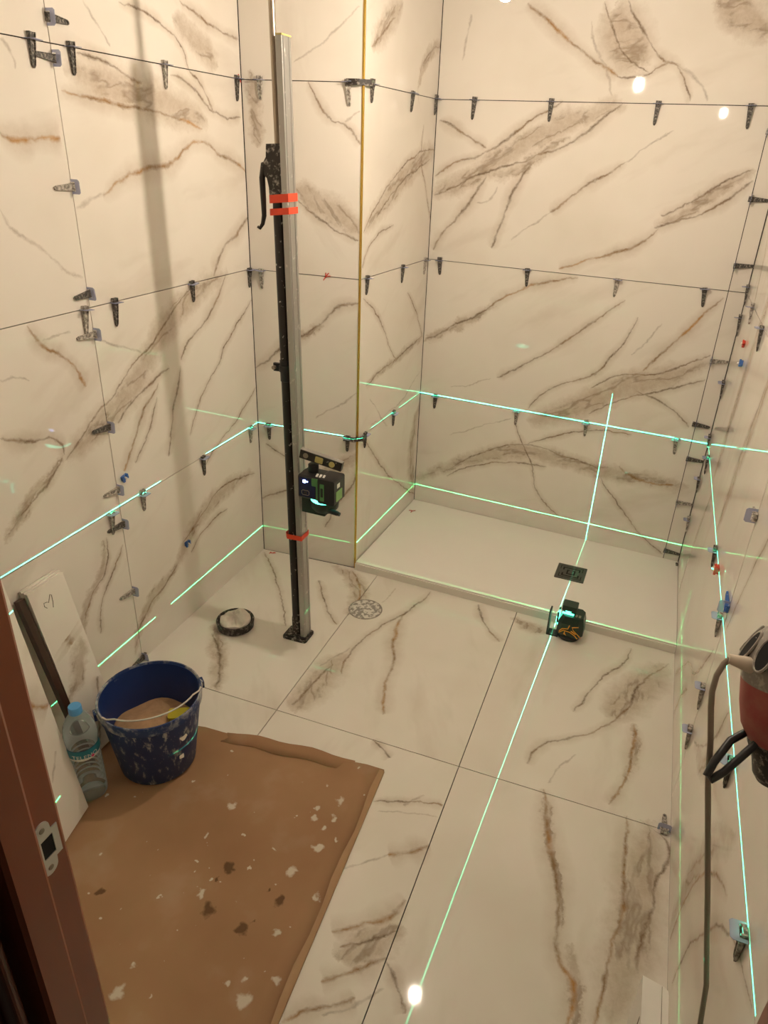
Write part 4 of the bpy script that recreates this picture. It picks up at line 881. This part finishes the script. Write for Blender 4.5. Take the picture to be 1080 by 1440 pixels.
# ------------------------------------------------------------------ cardboard sheet on the floor
def cardboard_material():
    m, nt, N, L, b = nodes_of('cardboard')
    tc = N.new('ShaderNodeTexCoord'); P = tc.outputs['Object']
    def noise(s, d=4):
        n = N.new('ShaderNodeTexNoise'); n.inputs['Scale'].default_value = s; n.inputs['Detail'].default_value = d; L.new(P, n.inputs['Vector']); return n
    def mr(v, a, c, e=0.0, f=1.0):
        q = N.new('ShaderNodeMapRange'); q.inputs[1].default_value = a; q.inputs[2].default_value = c; q.inputs[3].default_value = e; q.inputs[4].default_value = f; L.new(v, q.inputs[0]); return q.outputs[0]
    def mix(f, a, c):
        x = N.new('ShaderNodeMix'); x.data_type = 'RGBA'
        L.new(f, x.inputs[0])
        for i, v in ((6, a), (7, c)):
            if isinstance(v, tuple): x.inputs[i].default_value = v
            else: L.new(v, x.inputs[i])
        return x.outputs[2]
    def math_(op, a, c):
        q = N.new('ShaderNodeMath'); q.operation = op; q.use_clamp = False
        for i, v in enumerate((a, c)):
            if isinstance(v, (int, float)): q.inputs[i].default_value = v
            else: L.new(v, q.inputs[i])
        return q.outputs[0]
    col = mix(mr(noise(3.5).outputs['Fac'], 0.3, 0.7), (0.315, 0.170, 0.088, 1), (0.405, 0.235, 0.130, 1))
    # pale dusty scuffs
    col = mix(math_('MULTIPLY', mr(noise(7, 8).outputs['Fac'], 0.56, 0.72), 0.35), col, (0.46, 0.33, 0.24, 1))
    jit = noise(48, 5); wv = N.new('ShaderNodeVectorMath'); wv.operation = 'SUBTRACT'; L.new(jit.outputs['Color'], wv.inputs[0]); wv.inputs[1].default_value = (0.5, 0.5, 0.5)
    w2 = N.new('ShaderNodeVectorMath'); w2.operation = 'MULTIPLY_ADD'; L.new(wv.outputs[0], w2.inputs[0]); w2.inputs[1].default_value = (0.04, 0.04, 0); L.new(P, w2.inputs[2])
    def spots(lst):
        acc = None
        for x, y, r in lst:
            d = N.new('ShaderNodeVectorMath'); d.operation = 'DISTANCE'; L.new(w2.outputs[0], d.inputs[0]); d.inputs[1].default_value = (x, y, CARD_Z)
            f = mr(d.outputs['Value'], r * 0.45, r * 0.85, 1.0, 0.0); acc = f if acc is None else math_('MAXIMUM', acc, f)
        return acc
    col = mix(math_('MULTIPLY', spots(CARD_DARK), 0.8), col, (0.085, 0.040, 0.016, 1))
    col = mix(math_('MULTIPLY', spots(CARD_WHITE), 0.85), col, (0.66, 0.60, 0.50, 1))
    # fine paint specks
    col = mix(math_('MULTIPLY', mr(noise(38, 2).outputs['Fac'], 0.715, 0.735), 0.85), col, (0.66, 0.60, 0.50, 1))
    L.new(col, b.inputs['Base Color']); b.inputs['Roughness'].default_value = 0.75; b.inputs['Specular IOR Level'].default_value = 0.3
    MATS['cardboard'] = m
CARD_Z = 0.004
mat('edge_tape', (0.40, 0.235, 0.118), 0.6)
cardboard_material()
cb = MB(); rr = random.Random(5)
xs = [0.06, 0.14, 0.22, 0.30, 0.38, 0.44, 0.50, 0.58, 0.66, 0.74, 0.82, 0.89, 0.944]
def card_far(x):
    return -1.055 + (0.035 * min(1, max(0, (x - 0.06) / 0.32))) + (x - 0.38) * 0.105 * (x > 0.38) + 0.004 * math.sin(x * 37)
rows = 12; vs = []
for j in range(rows + 1):
    t = j / rows
    for i, x in enumerate(xs):
        yf = card_far(x); y = yf + (YF + 0.004 - yf) * t; xx = x + 0.051 * (x / 0.944) * ((-0.963 - y) if y < -0.963 else 0)
        z = CARD_Z + (0.0030 * math.sin(x * 9 + y * 6) ** 2 if 0 < i < len(xs) - 1 else 0.001)
        if j == 0: z += 0.004 * rr.random()
        vs.append((xx, y, z))
nx = len(xs)
cb.add(vs, [(j*nx + i, j*nx + i + 1, (j+1)*nx + i + 1, (j+1)*nx + i) for j in range(rows) for i in range(nx - 1)], True)
cbo = thing('cardboard_sheet', 'stained brown cardboard sheet spread over the floor inside the doorway', 'cardboard')
so = cb.build('sheet', 'cardboard', cbo); sd = so.modifiers.new('thick', 'SOLIDIFY'); sd.thickness = 0.0030; sd.offset = -1
# folded strip lifting along the far edge
st = MB(); pts = []
for k in range(13):
    x = 0.455 + 0.40 * k / 12; pts.append((x, card_far(x) - 0.012, 0.0075))
vs = []
for k, (x, y, z) in enumerate(pts):
    lift = 0.012 * math.sin(math.pi * k / 12) ** 0.7
    vs += [(x, y - 0.022, z + 0.001), (x, y, z + lift * 0.6), (x, y + 0.016, z + lift + 0.0015)]
st.add(vs, [(3*k + q, 3*k + q + 1, 3*k + q + 4, 3*k + q + 3) for k in range(12) for q in range(2)], True)
fo = st.build('folded_flap', 'cardboard', cbo); sd = fo.modifiers.new('thick', 'SOLIDIFY'); sd.thickness = 0.0015; sd.offset = 1

# tan tape folded over the right edge of the sheet
te = MB(); vs = []
for k in range(15):
    y = -0.966 - (1.975 - 0.966) * k / 14; x = 0.944 + 0.051 * (-0.963 - y)
    vs += [(x - 0.013 - 0.004 * math.sin(k * 1.7), y, 0.0080), (x - 0.001, y, 0.0070), (x + 0.0018, y, 0.0045), (x + 0.0022, y, 0.0006)]
te.add(vs, [(4*k + q, 4*k + q + 1, 4*k + q + 5, 4*k + q + 4) for k in range(14) for q in range(3)], True); te.build('edge_tape', 'edge_tape', cbo)

# ------------------------------------------------------------------ bucket
CT = 0.0085
bk = thing('bucket', 'cement-splashed dark blue plastic bucket standing on the cardboard', 'bucket', T(0.327, -1.168, CT))
HB = 0.238
MB().lathe([(0.0, 0.004), (0.096, 0.004), (0.100, 0.0), (0.103, 0.004), (0.132, HB - 0.030), (0.1290, HB - 0.030), (0.0985, 0.010), (0.0, 0.010)], 64).build('body', 'bucket_blue', bk)
MB().lathe([(0.0955, 0.012), (0.1275, HB - 0.030), (0.1325, HB - 0.012), (0.1345, HB - 0.004), (0.1300, HB - 0.004), (0.1262, HB - 0.032), (0.0945, 0.014)], 64, closed=True).build('inner_wall', 'bucket_blue_inside', bk)
MB().lathe([(0.1325, HB - 0.032), (0.1365, HB - 0.028), (0.1385, HB - 0.004), (0.1370, HB + 0.001), (0.1335, HB + 0.001), (0.1315, HB - 0.004), (0.1315, HB - 0.020)], 64, closed=True).build('rim', 'bucket_rim', bk)
for a in (50, 230):
    e = MB(); R_ = Matrix.Rotation(math.radians(a), 4, 'Z'); e.rbox((0.134, -0.012, HB - 0.030), (0.146, 0.012, HB - 0.006), 0.003, R_, axis=0); e.build('handle_lug', 'bucket_blue', bk)
hp = []
for k in range(25):
    q = math.pi * k / 24; u, v = 0.143 * math.cos(q), 0.143 * math.sin(q)
    hp.append((u, -v * 0.80, HB - 0.012 - 0.034 * math.sin(q) ** 1.0 + 0.026 * math.sin(q) ** 3))
hp = [Matrix.Rotation(math.radians(50), 4, 'Z') @ Vector(q) for q in hp]
# the wire bail lies down inside the front rim
hp = [Vector((q.x * (0.90 if 4 < i < 20 else 0.97), q.y * (0.90 if 4 < i < 20 else 0.97), max(q.z, HB + 0.004) if 2 < i < 22 else q.z + 0.006)) for i, q in enumerate(hp)]
MB().tube(hp, 0.0023, 8).build('bail', 'wire_grey', bk)
sd_ = MB(); n = 40; vs = []; rr = random.Random(9)
for i, r in enumerate((0.0, 0.03, 0.06, 0.09, 0.112)):
    for k in range(n):
        a = 2 * math.pi * k / n; x, y = r * math.cos(a), r * math.sin(a)
        z = 0.118 + 0.030 * max(0, 1 - ((x + 0.01) ** 2 + (y + 0.02) ** 2) / 0.008) + 0.004 * math.sin(5 * a + i) * (r / 0.1)
        vs.append((x, y, z))
sd_.add(vs, [(i*n + k, i*n + (k+1) % n, (i+1)*n + (k+1) % n, (i+1)*n + k) for i in range(4) for k in range(n)], True)
tag(sd_.build('mortar_sand', 'mortar_sand', None, bk.matrix_world), 'heap of brown dry mortar inside the blue bucket', 'mortar')
MB_ = MB(); MB_.rbox((-0.030, -0.018, 0.0), (0.030, 0.018, 0.028), 0.006); tag(MB_.build('sponge', 'sponge_yellow', None, bk.matrix_world @ T(0.058, 0.040, 0.129, 0.5, 0.1)), 'yellow green sponge lying beside the mortar in the bucket', 'sponge')
# paper scraps and dried cement crusts on the bucket
for a, z, s in ((-14, 0.150, 0.8), (-16, 0.080, 0.6)):
    r = 0.103 + (0.132 - 0.103) * (z / (HB - 0.03)); m = MB(); rr = random.Random(int(a * 7 + z * 1000)); k = 9
    poly = [(math.cos(2 * math.pi * i / k) * 0.014 * s * rr.uniform(0.6, 1.2), math.sin(2 * math.pi * i / k) * 0.018 * s * rr.uniform(0.6, 1.2)) for i in range(k)]
    m.prism(poly, 0.0, 0.0012); ar_ = math.radians(a)
    M = Matrix.Rotation(ar_, 4, 'Z') @ Matrix.Translation((r, 0, z)) @ Matrix.Rotation(math.radians(90 - 8), 4, 'Y') @ Matrix.Rotation(math.pi/2, 4, 'Z')
    m.build('dried_cement', 'plaster_wet', bk, M)

# ------------------------------------------------------------------ water bottle
bo = thing('water_bottle', 'clear plastic water bottle with blue cap and teal label beside the bucket', 'bottle', T(0.236, -1.334, CT, math.radians(48)))
R0 = 0.041
prof = [(0.0, 0.004), (0.022, 0.002), (0.034, 0.0), (0.040, 0.006), (R0, 0.02)]
for k in range(7):
    z = 0.03 + 0.017 * k; prof += [(R0, z), (R0 - 0.0022, z + 0.006), (R0, z + 0.012)]
prof += [(R0, 0.152), (R0 - 0.001, 0.154), (R0 - 0.001, 0.190), (R0, 0.194), (R0 + 0.0008, 0.215), (0.038, 0.238), (0.030, 0.258), (0.020, 0.274), (0.0145, 0.281), (0.0135, 0.290), (0.0, 0.290)]
MB().lathe(prof, 40).build('shell', 'pet_clear', bo)
MB().lathe([(0.0, 0.281), (0.0165, 0.281), (0.0168, 0.284), (0.0162, 0.300), (0.0150, 0.302), (0, 0.302)], 32).build('cap', 'cap_blue', bo)
def wrap(mb_pts, r):
    return [(r * math.sin(x / r), -r * math.cos(x / r), z) for x, z in mb_pts]
def band(z0, z1, a0, a1, r, amp=0.0, n=24):
    m = MB(); vs = []
    for k in range(n + 1):
        x = r * math.radians(a0 + (a1 - a0) * k / n); t = k / n
        w0, w1 = z0 - amp * math.sin(math.pi * t), z1 - amp * 0.35 * math.sin(math.pi * t)
        vs += wrap([(x, w0), (x, w1)], r) + wrap([(x, w1), (x, w0)], r + 0.0004)
    fs = []
    for k in range(n):
        a = 4 * k
        for q in range(4): fs.append((a + q, a + (q + 1) % 4, a + 4 + (q + 1) % 4, a + 4 + q))
    return m.add(vs, fs, False)
lb = band(0.161, 0.188, -85, 85, R0 + 0.0006, 0.007).build('label', 'label_navy', bo)
band(0.1655, 0.1865, -82, 82, R0 + 0.0012, 0.007).build('label_panel', 'label_teal', lb)
band(0.1585, 0.1605, -82, 82, R0 + 0.0013, 0.0065).build('label_edge', 'ceramic_white', lb)
fc = bpy.data.curves.new('label_text', 'FONT'); fc.body = 'TELENO'; fc.size = 0.0165; fc.align_x = 'CENTER'; fc.extrude = 0.0; fc.space_character = 1.05
fo_ = bpy.data.objects.new('label_text', fc); COL.objects.link(fo_)
dg_ = bpy.context.evaluated_depsgraph_get(); tm = bpy.data.meshes.new_from_object(fo_.evaluated_get(dg_)); bpy.data.objects.remove(fo_)
for v in tm.vertices:
    x, z = v.co.x * 1.05, v.co.y; xx = R0 * math.radians(2) + x
    v.co = Vector(wrap([(xx, z + 0.1645 - 0.006 * math.cos(xx / R0 * 1.1))], R0 + 0.0020)[0])
tm.materials.clear(); tm.materials.append(MATS['white_print'])
to = bpy.data.objects.new('label_text', tm); COL.objects.link(to); to.parent = lb
pd = MB(); q = wrap([(0.020, 0.160)], R0 + 0.0016)[0]; pd.tube([Vector(q) * 1.0, Vector((q[0] * 1.02, q[1] * 1.02, q[2]))], 0.0042, 12); pd.build('label_dot', 'pink_dot', lb)

# ------------------------------------------------------------------ tiles leaning on the left wall
def lean_slab(name, label, cat, b0, b1, top, length, th, m, off=0.0, parent=None):
    """slab whose lower edge runs b0-b1 on the floor and whose upper edge falls towards the wall"""
    b0, b1 = Vector(b0), Vector(b1); e = (b1 - b0); up = (Vector(top) - b0).normalized(); n = e.cross(up).normalized()
    if n.x < 0: n = -n
    u0 = b0 + n * off; u1 = b1 + n * off
    vs = [u0, u1, u1 + up * length, u0 + up * length]; vs += [q + n * th for q in vs]
    return MB().add(vs, [(0,1,2,3),(7,6,5,4),(0,4,5,1),(1,5,6,2),(2,6,7,3),(3,7,4,0)])
grp = 'tile offcuts leaning on the left wall'
for k in range(3):
    s = lean_slab('', '', '', (0.135, -1.247, CT), (0.135, -1.124, CT), (0.004, -1.229, 0.52), 0.535 - 0.004 * k, 0.0085, None, off=0.0092 * k)
    lab = ['narrow tile offcut at the back of the leaning stack', 'narrow tile offcut in the middle of the leaning stack', 'narrow marble tile offcut with a pencilled heart on front of the stack'][k]
    o = tag(s.build('tile_offcut', 'marble_offcut'), lab, 'tile offcut', grp)
    front = o
up = (Vector((0.004, -1.229, 0.52)) - Vector((0.135, -1.247, CT))).normalized(); e = Vector((0, 1, 0)); n = e.cross(up).normalized(); n = n if n.x > 0 else -n
org = Vector((0.135, -1.247, CT)) + n * (0.0092 * 2 + 0.0088)
heart = [(0.040, 0.463), (0.034, 0.471), (0.036, 0.480), (0.046, 0.478), (0.050, 0.474), (0.062, 0.492), (0.066, 0.488), (0.063, 0.470), (0.058, 0.455)]
hm = MB().tube([org + e * a + up * b_ for a, b_ in heart], 0.0009, 6).build('pencil_heart', 'pencil', front)
hm.data.name = 'pencil_heart'
prf = lean_slab('', '', '', (0.160, -1.272, CT), (0.160, -1.252, CT), (0.010, -1.254, 0.50), 0.525, 0.018, None)
tag(prf.build('edge_profile', 'bronze_profile'), 'dark brown edge profile leaning beside the tile offcuts', 'profile')
s = lean_slab('', '', '', (0.256, -1.382, CT), (0.315, -1.66, CT), (0.012, -1.345, 1.14), 1.15, 0.0085, None)
tag(s.build('leaning_tile', 'marble_offcut'), 'large marble tile leaning on the left wall behind the door jamb', 'tile')

# ------------------------------------------------------------------ power tool hanging on the right wall
ax = Vector((0.10, -0.26, -0.96)).normalized(); top = Vector((1.6715, -1.500, 1.066))
zq = (-ax); xq = Vector((0, 1, 0)).cross(zq).normalized(); yq = zq.cross(xq)
MM = Matrix(((xq.x, yq.x, zq.x, top.x), (xq.y, yq.y, zq.y, top.y), (xq.z, yq.z, zq.z, top.z), (0, 0, 0, 1))) @ Matrix.Scale(0.93, 4)
mc = thing('mixer_drill', 'worn red power tool with a dusty grey vented cap hanging by the right wall', 'power tool', MM)
mi = MM.inverted()
P_ = lambda x, y, z: mi @ Vector((x, y, z))
MB().lathe([(0.030, -0.148), (0.044, -0.142), (0.053, -0.124), (0.058, -0.095), (0.060, -0.060), (0.0602, -0.045)], 40).build('motor_body', 'machine_red', mc)
cap = [(0.0605, -0.056), (0.0610, -0.045), (0.0580, -0.018), (0.049, 0.004), (0.034, 0.018), (0.015, 0.024), (0.0, 0.025)]
cpo = MB().lathe(cap, 40).build('vented_cap', 'machine_grey', mc)
for k in range(10):
    a = math.radians(36 * k + 8)
    c = Vector((0.0535 * math.cos(a), 0.0535 * math.sin(a), -0.010)); nrm = Vector((math.cos(a) * 0.86, math.sin(a) * 0.86, 0.50)).normalized()
    tz = Vector((-math.sin(a), math.cos(a), 0)); ty = nrm.cross(tz)
    vs = []; nn_ = 20
    for o_ in (-0.005, 0.0030):
        for q in range(nn_):
            t_ = 2 * math.pi * q / nn_; vs.append(c + tz * 0.0100 * math.cos(t_) + ty * 0.023 * math.sin(t_) + nrm * o_)
    MB().add(vs, [tuple(range(nn_))[::-1], tuple(range(nn_, 2*nn_))] + [(q, (q+1) % nn_, nn_ + (q+1) % nn_, nn_ + q) for q in range(nn_)]).build('vent_hole', 'slot_black', cpo)
    MB().tube([c + tz * 0.0112 * math.cos(2*math.pi*q/20) + ty * 0.0245 * math.sin(2*math.pi*q/20) + nrm * 0.0020 for q in range(20)], 0.0019, 6, closed=True).build('vent_rim', 'machine_grey', cpo)
gb = MB(); gb.lathe([(0.0, -0.205), (0.024, -0.205), (0.030, -0.195), (0.034, -0.170), (0.042, -0.150), (0.040, -0.138), (0.0, -0.138)], 32); gb.build('gear_housing', 'black_crusted', mc)
MB().tube([P_(1.650, -1.532, 0.945), P_(1.624, -1.556, 0.936), P_(1.606, -1.588, 0.922), P_(1.600, -1.600, 0.908), P_(1.606, -1.600, 0.903), P_(1.620, -1.590, 0.912), P_(1.655, -1.555, 0.945)], 0.0055, 10).build('cable_loop', 'black_plastic', mc)
sr = MB(); sr.tube([P_(1.652, -1.522, 1.040), P_(1.626, -1.5275, 1.038), P_(1.608, -1.528, 1.040), P_(1.598, -1.5285, 1.041)], [0.016, 0.012, 0.0080, 0.0066], 14); sr.build('strain_relief', 'strain_relief', mc)
cord = [(1.600, -1.5285, 1.041), (1.594, -1.532, 1.034), (1.588, -1.542, 1.021), (1.587, -1.550, 1.000), (1.590, -1.556, 0.980), (1.599, -1.566, 0.937), (1.609, -1.578, 0.877), (1.628, -1.590, 0.790), (1.648, -1.602, 0.698), (1.665, -1.614, 0.615), (1.679, -1.626, 0.549), (1.686, -1.645, 0.470), (1.692, -1.68, 0.34), (1.694, -1.73, 0.18), (1.690, -1.77, 0.06), (1.665, -1.81, 0.012), (1.58, -1.86, 0.011), (1.45, -1.90, 0.011)]
MB().tube([mi @ Vector(q) for q in cord], 0.0042, 10).build('power_cord', 'cable_grey', mc)
# wall hook that carries it
hk = MB(); hk.tube([(WR, -1.512, 1.142), (1.708, -1.512, 1.142), (1.692, -1.511, 1.137), (1.684, -1.510, 1.125), (1.682, -1.508, 1.112)], 0.0030, 8); hk.lathe([(0.010, 0), (0.010, 0.003), (0.0, 0.003)], 16, Matrix.Translation((WR, -1.512, 1.142)) @ Matrix.Rotation(-math.pi/2, 4, 'Y'))
tag(hk.build('wall_hook', 'rod_steel'), 'small steel hook on the right wall above the red power tool', 'hook')
MB().tube([P_(1.670, -1.505, 1.088), P_(1.676, -1.513, 1.112), P_(1.684, -1.514, 1.1215), P_(1.692, -1.507, 1.112), P_(1.688, -1.497, 1.084)], 0.0022, 8).build('hanging_loop', 'black_plastic', mc)

# ------------------------------------------------------------------ white carton by the right wall
wb = thing('white_carton', 'slim white carton standing upright by the right wall', 'carton', T(0, 0, 0))
ct = MB(); ct.prism([(1.631, -1.478), (1.668, -1.485), (1.675, -1.490), (1.676, -1.498), (1.676, -1.660), (1.633, -1.662)], 0.0, 0.300); ct.build('box', 'carton_white', wb)
ln = MB(); ln.box((1.6640, -1.660, 0.2995), (1.6648, -1.486, 0.3006)); ln.build('lid_seam', 'cable_grey', wb)
MB().box((1.6315, -1.545, 0.235), (1.6325, -1.541, 0.285)).build('printed_line', 'pencil', wb)
